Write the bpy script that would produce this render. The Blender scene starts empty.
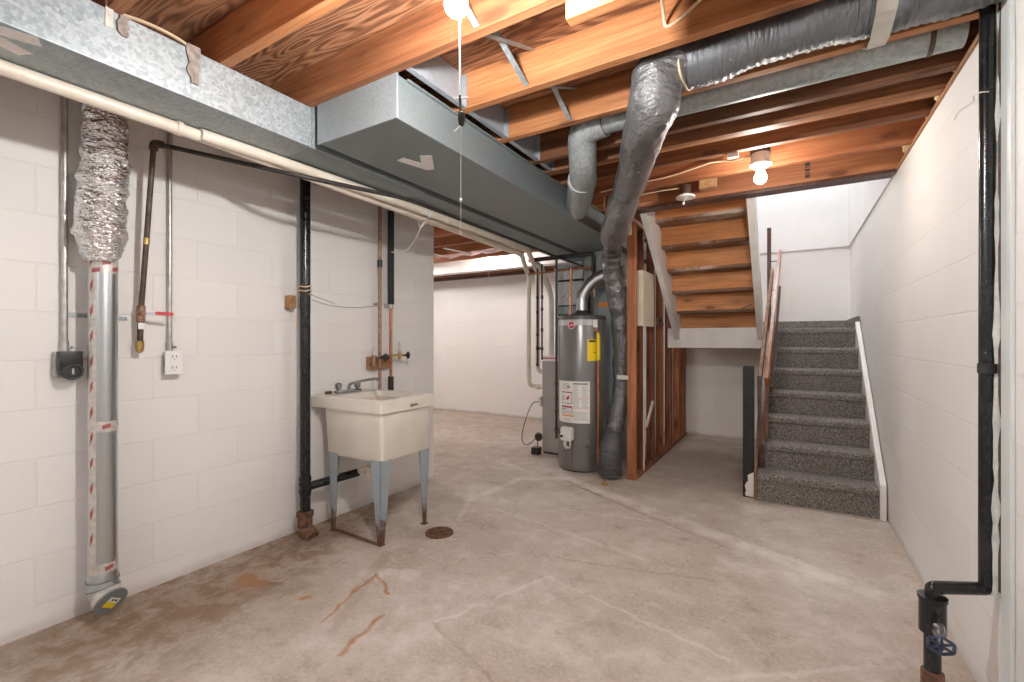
import bpy, bmesh, math, random
from mathutils import Vector, Matrix, noise
random.seed(7)
SC = bpy.context.scene
COL = SC.collection
V = Vector
PI = math.pi

# ------------------------------------------------------------------ node helpers
class NT:
    def __init__(s, name):
        s.m = bpy.data.materials.new(name); s.m.use_nodes = True
        s.t = s.m.node_tree; s.t.nodes.clear()
        s.out = s.t.nodes.new('ShaderNodeOutputMaterial')
        s.b = s.t.nodes.new('ShaderNodeBsdfPrincipled')
        s.t.links.new(s.b.outputs[0], s.out.inputs[0])
        s._pos = None
    def n(s, typ, ins=None, **props):
        nd = s.t.nodes.new(typ)
        for k, v in props.items(): setattr(nd, k, v)
        for k, v in (ins or {}).items(): s.put(nd.inputs[k], v)
        return nd
    def put(s, sock, v):
        if isinstance(v, bpy.types.NodeSocket): s.t.links.new(v, sock)
        elif isinstance(v, bpy.types.Node): s.t.links.new(v.outputs[0], sock)
        else:
            if hasattr(sock, 'default_value') and isinstance(v, (tuple, list)) and sock.type == 'RGBA' and len(v) == 3: v = (*v, 1)
            sock.default_value = v
    def set(s, **kw):
        for k, v in kw.items():
            s.put(s.b.inputs[{'color': 'Base Color', 'rough': 'Roughness', 'metal': 'Metallic', 'normal': 'Normal', 'spec': 'Specular IOR Level',
                              'emit': 'Emission Color', 'estr': 'Emission Strength', 'coat': 'Coat Weight', 'alpha': 'Alpha', 'trans': 'Transmission Weight'}[k]], v)
        return s
    @property
    def pos(s):
        if s._pos is None: s._pos = s.n('ShaderNodeNewGeometry').outputs['Position']
        return s._pos
    def mapped(s, scale=(1, 1, 1), loc=(0, 0, 0), rot=(0, 0, 0)):
        return s.n('ShaderNodeMapping', {'Vector': s.pos, 'Scale': scale, 'Location': loc, 'Rotation': rot}).outputs[0]
    def noise(s, scale=5, detail=4, rough=.55, vec=None, dist=0):
        return s.n('ShaderNodeTexNoise', {'Vector': vec if vec is not None else s.pos, 'Scale': scale, 'Detail': detail, 'Roughness': rough, 'Distortion': dist}).outputs['Fac']
    def ramp(s, fac, stops):
        r = s.n('ShaderNodeValToRGB', {'Fac': fac}); e = r.color_ramp.elements
        while len(e) < len(stops): e.new(.5)
        for el, (p, c) in zip(e, stops):
            el.position = p; el.color = (*c, 1) if len(c) == 3 else c
        return r.outputs[0]
    def step(s, fac, a, b):
        return s.n('ShaderNodeMapRange', {'Value': fac, 'From Min': a, 'From Max': b}, interpolation_type='SMOOTHSTEP').outputs[0]
    def mix(s, fac, a, b, mode='MIX'):
        m = s.n('ShaderNodeMix', data_type='RGBA', blend_type=mode)
        s.put(m.inputs[0], fac); s.put(m.inputs[6], a); s.put(m.inputs[7], b)
        return m.outputs[2]
    def math(s, op, a, b=0.0, c=None):
        m = s.n('ShaderNodeMath', operation=op); s.put(m.inputs[0], a); s.put(m.inputs[1], b)
        if c is not None: s.put(m.inputs[2], c)
        return m.outputs[0]
    def vmath(s, op, a, b=(0, 0, 0)):
        m = s.n('ShaderNodeVectorMath', operation=op); s.put(m.inputs[0], a); s.put(m.inputs[1], b)
        return m
    def bump(s, h, strength=.3, dist=.01, normal=None):
        ins = {'Height': h, 'Strength': strength, 'Distance': dist}
        if normal is not None: ins['Normal'] = normal
        return s.n('ShaderNodeBump', ins).outputs[0]

def flat(name, c, rough=.5, metal=0., **kw):
    return NT(name).set(color=c, rough=rough, metal=metal, **kw).m

def mottled(name, c1, c2, scale=20, rough=.5, metal=0., bump=.15, bscale=None, bdist=.003, lo=.35, hi=.65):
    t = NT(name)
    f = t.noise(scale, 5)
    t.set(color=t.ramp(f, [(lo, c1), (hi, c2)]), rough=rough, metal=metal, normal=t.bump(t.noise(bscale or scale * 3, 4), bump, bdist))
    return t.m

def wood(name, c1, c2, axis=0, knots=True, rough=.62, weather=0., ply=False):
    t = NT(name)
    sc = [20, 20, 20]; sc[axis] = .9
    f0 = t.noise(1, 5, .6, t.mapped(tuple(sc)), .9)
    sc = [85, 85, 85]; sc[axis] = 3.0
    f1 = t.noise(1, 5, .65, t.mapped(tuple(sc), (5, 2, 1)), .4)
    f = t.math('MULTIPLY_ADD', f0, .55, t.math('MULTIPLY', f1, .45))
    if ply:
        sc = [9, 9, 9]; sc[axis] = 1.3
        wv = t.n('ShaderNodeTexNoise', {'Vector': t.mapped(tuple(sc), (2, 8, 3)), 'Scale': 1.0, 'Detail': 2.0}).outputs['Fac']
        band = t.math('SINE', t.math('MULTIPLY', wv, 95.0))
        f = t.math('MULTIPLY_ADD', band, .13, f)
    sc2 = [3, 3, 3]; sc2[axis] = .6
    g = t.noise(1.3, 3, .5, t.mapped(tuple(sc2), (3, 1, 7)))
    c = t.ramp(f, [(.34, tuple(x * .55 for x in c1)), (.47, c1), (.62, c2)])
    c = t.mix(t.math('MULTIPLY', t.step(g, .46, .70), .4), c, tuple(x * .6 for x in c1))
    oi = t.n('ShaderNodeObjectInfo').outputs['Random']
    c = t.mix(1.0, c, t.ramp(oi, [(0, (.78, .75, .72)), (1, (1.08, 1.06, 1.05))]), 'MULTIPLY')
    if knots:
        k = [7, 7, 7]; k[axis] = 2.6
        vo = t.n('ShaderNodeTexVoronoi', {'Vector': t.mapped(tuple(k)), 'Scale': 1.0})
        d = t.math('ADD', vo.outputs['Distance'], t.math('MULTIPLY', f1, .06))
        c = t.mix(t.step(d, .22, .11), c, tuple(x * .3 for x in c1))
        c = t.mix(t.math('MULTIPLY', t.step(d, .48, .22), .4), c, tuple(x * .6 for x in c1))
    if weather:
        w = t.noise(2.3, 6, .65, t.mapped((1, 1, 1), (9, 2, 4)))
        c = t.mix(t.math('MULTIPLY', t.step(w, .5, .68), weather), c, (.55, .47, .4))
    t.set(color=c, rough=rough, normal=t.bump(f, .3, .004))
    return t.m

def blockwall(name, axis, color=(.80, .785, .77), row=.2025, z0=.106, shift=0., dirt=0.):
    """painted concrete block; axis = horizontal world axis of the wall"""
    t = NT(name)
    sep = t.n('ShaderNodeSeparateXYZ', {'Vector': t.pos})
    u = t.math('ADD', sep.outputs[axis], 20 * row * 2 + shift); z = t.math('ADD', sep.outputs[2], 20 * row - z0)
    vec = t.n('ShaderNodeCombineXYZ', {'X': u, 'Y': z, 'Z': 0.0}).outputs[0]
    br = t.n('ShaderNodeTexBrick', {'Vector': vec, 'Color1': (.965, .965, .965, 1), 'Color2': (1, 1, 1, 1), 'Mortar': (.968, .965, .958, 1), 'Scale': 1.0, 'Mortar Size': .0045,
             'Mortar Smooth': .6, 'Bias': .1, 'Brick Width': row * 2, 'Row Height': row}, offset=.5)
    fine = t.noise(140, 4, .6); wob = t.noise(9, 4)
    h = t.math('MULTIPLY_ADD', br.outputs['Fac'], -1.0, t.math('MULTIPLY_ADD', fine, .22, t.math('MULTIPLY', wob, .35)))
    c = t.mix(1.0, color, br.outputs['Color'], 'MULTIPLY')
    c = t.mix(t.math('MULTIPLY', t.step(t.noise(1.7, 5), .5, .75), .12), c, (.70, .66, .62))
    if dirt:
        low = t.math('ADD', sep.outputs[2], t.math('MULTIPLY', t.noise(6, 5), -.09))
        c = t.mix(t.math('MULTIPLY', t.step(low, .015, -.04), dirt), c, (.30, .22, .16))
    t.set(color=c, rough=.55, spec=.35, normal=t.bump(h, .45, .004))
    return t.m

def galvanized(name, c1=(.28, .325, .345), c2=(.43, .475, .495), rough=.42, metal=.55, scale=95, blotch=.2):
    t = NT(name)
    v = t.n('ShaderNodeTexVoronoi', {'Vector': t.pos, 'Scale': scale}).outputs['Color']
    f = t.n('ShaderNodeSeparateColor', {'Color': v}).outputs[0]
    big = t.noise(4, 5)
    c = t.ramp(t.math('MULTIPLY_ADD', f, .55, t.math('MULTIPLY', t.noise(35, 4), .45)), [(.2, c1), (.75, c2)])
    c = t.mix(t.math('MULTIPLY', t.step(big, .45, .7), blotch), c, tuple(x * .8 for x in c1))
    t.set(color=c, metal=metal, rough=t.math('MULTIPLY_ADD', f, .18, rough), normal=t.bump(t.noise(18, 4), .08, .004))
    return t.m

def foil(name, c=(.75, .75, .76), rough=.22, metal=1., bs=70, bstr=.8, bd=.006, stretch=(1, 1, 2)):
    t = NT(name)
    n1 = t.noise(bs, 5, .65, t.mapped(stretch)); n2 = t.n('ShaderNodeTexVoronoi', {'Vector': t.mapped(stretch), 'Scale': bs * .6}, feature='DISTANCE_TO_EDGE').outputs[0]
    h = t.math('MULTIPLY_ADD', n2, .8, n1)
    t.set(color=c, metal=metal, rough=rough, normal=t.bump(h, bstr, bd))
    return t.m

def concrete_floor():
    t = NT('concrete_slab')
    sep = t.n('ShaderNodeSeparateXYZ', {'Vector': t.pos})
    P2 = t.n('ShaderNodeCombineXYZ', {'X': sep.outputs[0], 'Y': sep.outputs[1], 'Z': 0.0}).outputs[0]
    w = t.n('ShaderNodeTexNoise', {'Vector': P2, 'Scale': 2.2, 'Detail': 5.0})
    warp = t.vmath('MULTIPLY', t.vmath('SUBTRACT', w.outputs['Color'], (.5, .5, .5)).outputs[0], (.30, .30, 0)).outputs[0]
    W2 = t.n('ShaderNodeTexNoise', {'Vector': P2, 'Scale': 14.0, 'Detail': 4.0})
    warp2 = t.vmath('MULTIPLY', t.vmath('SUBTRACT', W2.outputs['Color'], (.5, .5, .5)).outputs[0], (.07, .07, 0)).outputs[0]
    Q = t.vmath('ADD', P2, t.vmath('ADD', warp, warp2).outputs[0]).outputs[0]
    Q1 = t.vmath('ADD', P2, warp2).outputs[0]
    n1 = t.noise(1.1, 7, .6, P2, .4); n2 = t.noise(5, 8, .68, P2); n3 = t.noise(60, 4, .6, P2); n4 = t.noise(9, 8, .7, P2, .3)
    c = t.ramp(n1, [(.32, (.41, .335, .27)), (.5, (.49, .42, .355)), (.66, (.54, .475, .41))])
    c = t.mix(t.math('MULTIPLY', t.step(n2, .48, .66), .7), c, (.63, .57, .51))
    c = t.mix(t.math('MULTIPLY', t.step(n2, .46, .32), .6), c, (.31, .235, .18))
    c = t.mix(t.math('MULTIPLY', t.step(n3, .45, .68), .4), c, (.62, .56, .50)); c = t.mix(t.math('MULTIPLY', t.step(n3, .45, .3), .35), c, (.30, .24, .19)); c = t.mix(t.math('MULTIPLY', t.step(n4, .54, .66), .45), c, (.66, .61, .56)); c = t.mix(t.math('MULTIPLY', t.step(n4, .43, .34), .4), c, (.34, .265, .21))
    def blob(x, y, rx, ry, col, amt, rot=0., q=Q, soft=.55):
        d = t.n('ShaderNodeMapping', {'Vector': q, 'Location': (x, y, 0), 'Rotation': (0, 0, rot), 'Scale': (rx, ry, 1)}, vector_type='TEXTURE').outputs[0]
        l = t.vmath('LENGTH', d).outputs['Value']
        return t.mix(t.math('MULTIPLY', t.math('MULTIPLY', t.step(l, 1.0, 1.0 - soft), amt), t.math('MULTIPLY_ADD', t.step(n4, .40, .62), .65, .35)), c, col)
    def seg(a, b, wd, col, amt, q=Q1):
        dx, dy = b[0] - a[0], b[1] - a[1]; L = math.hypot(dx, dy); ang = math.atan2(dy, dx)
        d = t.n('ShaderNodeMapping', {'Vector': q, 'Location': ((a[0] + b[0]) / 2, (a[1] + b[1]) / 2, 0), 'Rotation': (0, 0, ang)}, vector_type='TEXTURE').outputs[0]
        s = t.n('ShaderNodeSeparateXYZ', {'Vector': d})
        ex = t.math('MAXIMUM', t.math('SUBTRACT', t.math('ABSOLUTE', s.outputs[0]), L / 2), 0.0)
        ln = t.math('SQRT', t.math('ADD', t.math('POWER', ex, 2.0), t.math('POWER', s.outputs[1], 2.0)))
        return t.mix(t.math('MULTIPLY', t.step(ln, wd, wd * .3), t.math('MULTIPLY', amt, t.step(n2, .25, .6))), c, col)
    BR = (.235, .15, .09); WH = (.72, .67, .62); RU = (.42, .19, .07); DK = (.20, .15, .11)
    for a in FLOOR_BLOBS: c = blob(*a[:4], {'b': BR, 'w': WH, 'r': RU, 'd': DK}[a[4]], *a[5:])
    for a in FLOOR_SEGS: c = seg(a[0], a[1], a[2], {'b': BR, 'w': WH, 'r': RU, 'd': DK}[a[3]], a[4])
    sp = t.n('ShaderNodeTexVoronoi', {'Vector': P2, 'Scale': 9.0}).outputs['Distance']
    c = t.mix(t.math('MULTIPLY', t.step(sp, .045, .02), .7), c, DK)
    h = t.math('MULTIPLY_ADD', n2, .6, t.math('MULTIPLY', n3, .25))
    t.set(color=c, rough=t.math('MULTIPLY_ADD', n2, .3, .45), spec=.35, normal=t.bump(h, .22, .006))
    return t.m

def carpet():
    t = NT('speckled_carpet')
    v = t.n('ShaderNodeTexVoronoi', {'Vector': t.pos, 'Scale': 260.0})
    f = t.n('ShaderNodeSeparateColor', {'Color': v.outputs['Color']}).outputs[0]
    g = t.noise(110, 3, .7)
    k = t.math('MULTIPLY_ADD', f, .6, t.math('MULTIPLY', g, .5))
    c = t.ramp(k, [(.25, (.075, .066, .063)), (.45, (.19, .17, .16)), (.62, (.33, .30, .28)), (.85, (.58, .535, .50))])
    t.set(color=c, rough=.95, spec=.1, normal=t.bump(t.math('MULTIPLY_ADD', v.outputs['Distance'], 1.0, g), .9, .008))
    return t.m

# floor marks: (x, y, rx, ry, kind, amount, rotation)
FLOOR_BLOBS = [
    (-2.5, 1.3, .5, 1.1, 'b', .95, 0.), (-2.62, 2.0, .4, .8, 'b', .95, 0.), (-2.3, .75, .5, .6, 'b', .7, .3), (-2.1, 1.2, .5, .5, 'b', .4),
    (-2.2, 1.45, .45, .28, 'b', .35, .5), (-2.45, 1.75, .16, .2, 'd', .8), (-2.3, 2.1, .3, .3, 'd', .35), (-1.95, 2.18, .25, .13, 'd', .45, .3),
    (-1.75, 1.72, .16, .10, 'w', .8, .2), (-1.2, 1.75, .7, .45, 'w', .35, .6), (-.35, 1.6, .65, .35, 'w', .32, -.4), (.15, 2.6, .30, .75, 'w', .4),
    (-1.9, 4.0, .9, .5, 'w', .4, .5), (-3.3, 4.8, 1.3, .6, 'w', .45), (-2.1, 3.0, .3, .25, 'w', .5), (-1.55, 3.1, .55, .2, 'w', .4, .7),
    (.26, 1.72, .12, .16, 'd', .75), (.34, 1.9, .25, .3, 'w', .5), (.42, 2.1, .14, .14, 'd', .45), (-2.32, 1.33, .14, .10, 'r', .6), (.1, 3.3, .6, .6, 'b', .2), (-.7, 4.6, .6, 1.2, 'b', .22),
    (-1.45, 1.28, .35, .2, 'w', .35, .4), (-1.0, .9, .5, .3, 'b', .18),
]
FLOOR_SEGS = [
    ((-1.72, 3.72), (-.85, 3.30), .075, 'w', .7), ((-.85, 3.30), (.33, 2.76), .09, 'w', .6), ((-1.62, 3.60), (-.95, 3.24), .022, 'b', .7), ((-.95, 3.24), (-.3, 2.92), .015, 'b', .4),
    ((-1.72, 3.66), (-2.02, 3.45), .055, 'w', .75), ((-2.02, 3.45), (-2.07, 2.81), .06, 'w', .6), ((-2.07, 2.81), (-1.9, 2.45), .03, 'w', .5), ((-2.46, 3.84), (-1.87, 3.65), .04, 'w', .6),
    ((-1.71, 1.262), (-1.79, 1.50), .012, 'r', .7), ((-1.79, 1.50), (-1.82, 1.656), .016, 'r', .95), ((-1.82, 1.656), (-1.64, 1.57), .016, 'r', .95), ((-1.478, 1.174), (-1.529, 1.43), .018, 'r', .95),
    ((-1.3, 1.5), (-1.05, 2.1), .014, 'w', .5), ((-1.3, 1.5), (-.6, 1.25), .012, 'b', .3), ((-1.05, 2.1), (-.2, 1.9), .014, 'w', .5), ((-.25, 1.75), (.35, 2.2), .02, 'w', .5),
    ((-1.8, 2.75), (-.7, 2.55), .03, 'w', .4), ((-1.4, 3.0), (-.8, 3.1), .02, 'w', .4), ((-1.1, 2.3), (-.3, 2.5), .012, 'b', .4),
    ((-1.95, 1.86), (-1.62, 1.25), .05, 'b', .3), ((-.99, 6.1), (-.4, 6.1), .05, 'w', .6), ((-1.94, 1.33), (-1.93, 1.35), .03, 'r', .9), ((-2.2, 1.33), (-2.15, 1.36), .02, 'd', .9),
]

M = {}
M['wall_left'] = blockwall('painted_block_left', 1, dirt=.3)
M['wall_right'] = blockwall('painted_block_right', 1, shift=.13, z0=.09, dirt=.3)
M['wall_back'] = blockwall('painted_block_back', 0, dirt=.6)
M['drywall'] = mottled('white_drywall', (.80, .80, .80), (.84, .84, .84), 3, .6, bump=.05)
M['paint'] = mottled('white_paint', (.74, .72, .69), (.82, .80, .78), 8, .5)
M['floor'] = concrete_floor()
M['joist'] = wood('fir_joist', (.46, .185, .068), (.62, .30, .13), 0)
M['joist_old_shaded'] = wood('old_shaded_fir_joist', (.21, .085, .037), (.37, .165, .072), 0)  # aged fir, darkened further to paint shade on the middle joists' faces
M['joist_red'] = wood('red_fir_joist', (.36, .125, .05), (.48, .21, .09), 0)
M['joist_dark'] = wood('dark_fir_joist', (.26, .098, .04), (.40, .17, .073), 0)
M['subfloor'] = wood('plywood_subfloor', (.28, .12, .057), (.44, .225, .12), 0, knots=False, ply=True)
M['stud'] = wood('fir_stud', (.33, .115, .045), (.50, .21, .09), 2)
M['stud_dark'] = wood('darker_fir_stud', (.20, .065, .028), (.38, .15, .065), 2)
M['stair_wood'] = wood('pine_stair_board', (.58, .235, .078), (.72, .34, .14), 0)
M['tread_wood'] = wood('pine_tread', (.20, .09, .045), (.32, .16, .085), 0, weather=.9)
M['rail'] = wood('stained_rail', (.34, .11, .03), (.48, .19, .06), 1, knots=False, rough=.35)
M['rail_light'] = wood('worn_rail', (.26, .13, .07), (.40, .23, .14), 1, knots=False)
M['rail_dark'] = wood('dark_stained_board', (.09, .04, .03), (.17, .08, .055), 1, knots=False, rough=.4)
M['oldwood'] = wood('old_wood_block', (.42, .22, .10), (.60, .36, .2), 1)
M['sill'] = wood('sill_plate_wood', (.40, .19, .09), (.55, .30, .16), 1)
M['brownsill'] = wood('brown_sill', (.10, .05, .035), (.16, .085, .055), 0)
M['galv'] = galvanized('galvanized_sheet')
M['galv_dull_shaded'] = galvanized('dull_shaded_galvanized_sheet', (.235, .275, .285), (.285, .325, .335), .5, .5, 120, .1)  # dull sheet metal; also paints shade on the supply trunk's far runs
M['galv_pan'] = galvanized('panning_sheet', (.33, .37, .41), (.40, .44, .48), .5, .4, 60, .1)
M['casing'] = mottled('pale_grey_casing', (.50, .53, .55), (.57, .60, .62), 5, .45, .25, .02)
M['galv_cap'] = galvanized('duct_end_sheet', (.30, .345, .365), (.37, .415, .435), .5, .45, 120, .15)
M['galv_round'] = galvanized('galvanized_round', (.30, .34, .35), (.46, .50, .51), .42, .5, 80)
M['foil'] = foil('crinkled_foil', (.80, .80, .81), .16, 1., 110, .5, .004)
M['alu'] = foil('smooth_aluminium', (.52, .55, .57), .30, 1., 10, .06, .004)
M['alu_tape'] = mottled('foil_tape', (.50, .48, .45), (.66, .63, .60), 40, .4, .35, .3)
M['redprint'] = flat('red_print', (.36, .10, .09), .5)
M['blackfoil'] = foil('black_foil_jacket', (.25, .255, .265), .30, .65, 34, .9, .014, (.7, .7, 1.6))
M['blackfoil_dark'] = foil('dark_bunched_jacket', (.10, .10, .105), .38, .5, 30, .8, .012, (1, 1, 1))
M['blackfoil2'] = foil('grey_foil_jacket', (.17, .17, .178), .24, .8, 60, .8, .010, (1, 1, .6))
M['blackrib'] = foil('ribbed_black_jacket', (.20, .21, .225), .34, .65, 30, .8, .012, (3.0, .6, .6))
M['silverlip'] = foil('silver_jacket_seam', (.8, .79, .78), .25, 1., 60, .9, .006)
M['conduit'] = mottled('steel_conduit', (.42, .41, .39), (.56, .55, .52), 25, .4, .8)
M['iron'] = mottled('black_iron', (.025, .022, .022), (.055, .048, .045), 40, .45, .3, .3)
M['ironbrown'] = mottled('brown_iron', (.06, .04, .03), (.13, .085, .06), 40, .5, .3, .3)
M['stack'] = mottled('black_drain_pipe', (.006, .006, .007), (.018, .019, .021), 30, .22, 0, .15)
M['rust'] = mottled('rusty_iron', (.07, .035, .025), (.22, .105, .055), 45, .85, 0, .8, bdist=.006)
M['copper'] = mottled('aged_copper', (.34, .14, .075), (.55, .26, .15), 30, .4, .8)
M['coppergrime'] = mottled('grimy_copper', (.24, .11, .07), (.45, .30, .22), 50, .55, .4)
M['brass'] = mottled('brass', (.50, .32, .12), (.66, .46, .2), 40, .35, .9)
M['pvc'] = mottled('cream_pvc', (.66, .58, .48), (.74, .67, .58), 6, .4)
M['pvcw'] = mottled('white_pvc', (.66, .62, .57), (.76, .73, .69), 6, .4)
M['foam'] = mottled('black_foam', (.012, .012, .013), (.03, .03, .032), 30, .7)
M['blackplastic'] = flat('black_plastic', (.02, .02, .021), .4)
M['white'] = flat('white_plastic', (.80, .80, .79), .35)
M['slot'] = flat('dark_slot', (.03, .03, .03), .6)
M['porcelain'] = flat('porcelain', (.82, .80, .76), .25)
M['string'] = flat('white_string', (.78, .76, .72), .8)
M['tapewhite'] = mottled('white_masking_tape', (.78, .74, .73), (.86, .83, .82), 30, .7)
M['dusty'] = mottled('dusty_cloth_tape', (.20, .165, .145), (.34, .29, .26), 40, .95, 0, .6)
M['tub'] = mottled('stained_tub_plastic', (.70, .655, .575), (.76, .72, .645), 7, .35, 0, .04)
M['tubin'] = mottled('grimy_tub_inside', (.50, .43, .34), (.70, .63, .53), 25, .5)
def leg_mat():
    t = NT('grey_painted_leg_rusty')
    z = t.n('ShaderNodeSeparateXYZ', {'Vector': t.pos}).outputs[2]
    n = t.noise(28, 5, .65)
    k = t.math('ADD', z, t.math('MULTIPLY', n, -.34))
    c = t.mix(t.step(k, .02, -.12), (.30, .355, .39), (.13, .06, .03))
    c = t.mix(t.math('MULTIPLY', t.step(n, .62, .72), .8), c, (.16, .08, .05))
    t.set(color=c, rough=.5, normal=t.bump(n, .2, .002)); return t.m
M['leg'] = leg_mat()
M['chrome'] = flat('worn_chrome', (.45, .45, .46), .25, .95)
M['heater'] = mottled('grey_heater_enamel', (.205, .20, .20), (.235, .23, .23), 2, .28, .45, .02)
M['heatertop'] = flat('dark_heater_top', (.10, .10, .10), .4, .3)
M['furnace'] = mottled('grey_furnace_enamel', (.38, .375, .365), (.43, .425, .415), 3, .45, .2, .02)
M['bluegrey'] = mottled('blue_grey_cabinet', (.26, .32, .35), (.31, .37, .40), 3, .45, .2, .02)
M['greenplate'] = mottled('green_grey_sheet', (.22, .25, .22), (.29, .32, .28), 8, .5, .4, .02)
M['labelwhite'] = flat('white_label', (.82, .82, .80), .45)
M['greyink'] = flat('grey_ink', (.48, .48, .48), .6)
M['ink'] = flat('black_ink', (.03, .03, .03), .6)
M['redlabel'] = flat('red_label', (.55, .03, .05), .4)
M['yellow'] = flat('yellow_label', (.85, .66, .02), .45)
M['orange'] = flat('orange_label', (.80, .30, .06), .5)
M['clearband'] = flat('pale_band', (.52, .52, .52), .3)
M['carpet'] = carpet()
M['blackpaint'] = mottled('black_painted_wood', (.006, .006, .007), (.018, .018, .02), 50, .6)
M['putty'] = mottled('grey_putty', (.50, .53, .52), (.66, .68, .66), 30, .7, 0, .6, bdist=.008)
M['greystrip'] = mottled('grey_white_strip', (.66, .69, .69), (.70, .73, .73), 4, .4)
M['bluevalve'] = mottled('blue_valve_wheel', (.02, .035, .08), (.07, .10, .17), 40, .35, .3)
M['cable'] = flat('cream_cable', (.66, .50, .34), .5)
M['greycable'] = flat('grey_cable', (.12, .12, .12), .5)
M['insul'] = mottled('yellow_insulation', (.62, .38, .16), (.82, .66, .44), 30, .95, 0, .9, bdist=.01)
M['pinkinsul'] = mottled('pink_insulation', (.62, .36, .36), (.80, .62, .60), 12, .95, 0, .9, bdist=.01)
M['cream'] = mottled('cream_panel', (.66, .56, .44), (.76, .68, .56), 6, .5)
M['strap'] = mottled('metal_strap', (.56, .54, .48), (.68, .66, .60), 20, .4, .5)
def emis(name, c, s):
    t = NT(name); t.set(color=(.9, .9, .9), emit=c, estr=s); return t.m

# ------------------------------------------------------------------ mesh helpers
def box(bm, x0, x1, y0, y1, z0, z1, bev=0.):
    t = bmesh.new(); bmesh.ops.create_cube(t, size=1)
    for v in t.verts: v.co = V(((x0 + x1) / 2 + v.co.x * (x1 - x0), (y0 + y1) / 2 + v.co.y * (y1 - y0), (z0 + z1) / 2 + v.co.z * (z1 - z0)))
    if bev: bmesh.ops.bevel(t, geom=t.edges[:], offset=bev, segments=2, affect='EDGES', profile=.6)
    merge(bm, t); return bm
def merge(bm, t, mtx=None):
    me = bpy.data.meshes.new('tmp'); t.to_mesh(me); t.free()
    if mtx is not None: me.transform(mtx)
    bm.from_mesh(me); bpy.data.meshes.remove(me)
def obox(bm, p0, p1, wv, hv, bev=0.):
    """bar from p0 to p1, half-extent vectors wv, hv"""
    p0, p1, wv, hv = V(p0), V(p1), V(wv), V(hv)
    t = bmesh.new()
    a = [t.verts.new(p0 + s * wv + q * hv) for s, q in ((-1, -1), (1, -1), (1, 1), (-1, 1))]
    b = [t.verts.new(p1 + s * wv + q * hv) for s, q in ((-1, -1), (1, -1), (1, 1), (-1, 1))]
    t.faces.new(a[::-1]); t.faces.new(b)
    for i in range(4): t.faces.new((a[i], a[(i + 1) % 4], b[(i + 1) % 4], b[i]))
    if bev: bmesh.ops.bevel(t, geom=t.edges[:], offset=bev, segments=2, affect='EDGES')
    merge(bm, t); return bm
def frames(pts):
    out = []; up = None
    for i, p in enumerate(pts):
        d = (pts[min(i + 1, len(pts) - 1)] - pts[max(i - 1, 0)]).normalized()
        if up is None:
            a = V((0, 0, 1)) if abs(d.z) < .9 else V((0, 1, 0))
            up = (a - d * a.dot(d)).normalized()
        else:
            up = (up - d * up.dot(d)).normalized()
        out.append((p, d, up, d.cross(up)))
    return out
def sweep(bm, pts, r, n=12, caps=True, disp=None):
    pts = [V(p) for p in pts]; rings = []
    for i, (p, d, u, w) in enumerate(frames(pts)):
        rr = r[i] if isinstance(r, (list, tuple)) else r
        ring = []
        for k in range(n):
            a = 2 * PI * k / n; e = u * math.cos(a) + w * math.sin(a)
            q = rr + (disp(p + e * rr, i, a) if disp else 0)
            ring.append(bm.verts.new(p + e * q))
        rings.append(ring)
    for a, b in zip(rings, rings[1:]):
        for k in range(n): bm.faces.new((a[k], a[(k + 1) % n], b[(k + 1) % n], b[k]))
    if caps: bm.faces.new(rings[0][::-1]); bm.faces.new(rings[-1])
    return bm
def cyl(bm, p0, p1, r, n=20, r1=None):
    return sweep(bm, [p0, p1], [r, r if r1 is None else r1], n)
def fillet(pts, rad, n=6):
    pts = [V(p) for p in pts]; out = [pts[0]]
    for a, b, c in zip(pts, pts[1:], pts[2:]):
        u, w = (a - b), (c - b)
        q = min(rad, u.length * .49, w.length * .49); u.normalize(); w.normalize()
        for k in range(n + 1):
            t = k / n
            out.append((b + u * q) * (1 - t) ** 2 + b * 2 * t * (1 - t) + (b + w * q) * t ** 2)
    out.append(pts[-1]); return out
def crom(pts, k=8):
    pts = [V(p) for p in pts]; P = [pts[0] * 2 - pts[1]] + pts + [pts[-1] * 2 - pts[-2]]; out = []
    for i in range(1, len(P) - 2):
        for j in range(k):
            t = j / k; a, b, c, d = P[i - 1], P[i], P[i + 1], P[i + 2]
            out.append(.5 * ((2 * b) + (c - a) * t + (2 * a - 5 * b + 4 * c - d) * t * t + (3 * b - a - 3 * c + d) * t ** 3))
    out.append(pts[-1]); return out
def lathe(bm, prof, c, axis=(0, 0, 1), n=32):
    """prof: (radius, distance along axis) from c"""
    ax = V(axis).normalized(); c = V(c)
    return sweep_prof(bm, [(c + ax * h, r) for r, h in prof], ax, n)
def sweep_prof(bm, pr, ax, n):
    a = V((0, 0, 1)) if abs(ax.z) < .9 else V((1, 0, 0))
    u = (a - ax * a.dot(ax)).normalized(); w = ax.cross(u); rings = []
    for p, r in pr:
        if r < 1e-6: rings.append([bm.verts.new(p)])
        else: rings.append([bm.verts.new(p + (u * math.cos(2 * PI * k / n) + w * math.sin(2 * PI * k / n)) * r) for k in range(n)])
    for a, b in zip(rings, rings[1:]):
        for k in range(n):
            k2 = (k + 1) % n
            f = [a[k % len(a)], a[k2 % len(a)], b[k2 % len(b)], b[k % len(b)]]
            g = []
            for v in f:
                if v not in g: g.append(v)
            if len(g) > 2: bm.faces.new(g)
    for ring, rv in ((rings[0], True), (rings[-1], False)):
        if len(ring) > 2: bm.faces.new(ring[::-1] if rv else ring)
    return bm
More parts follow.
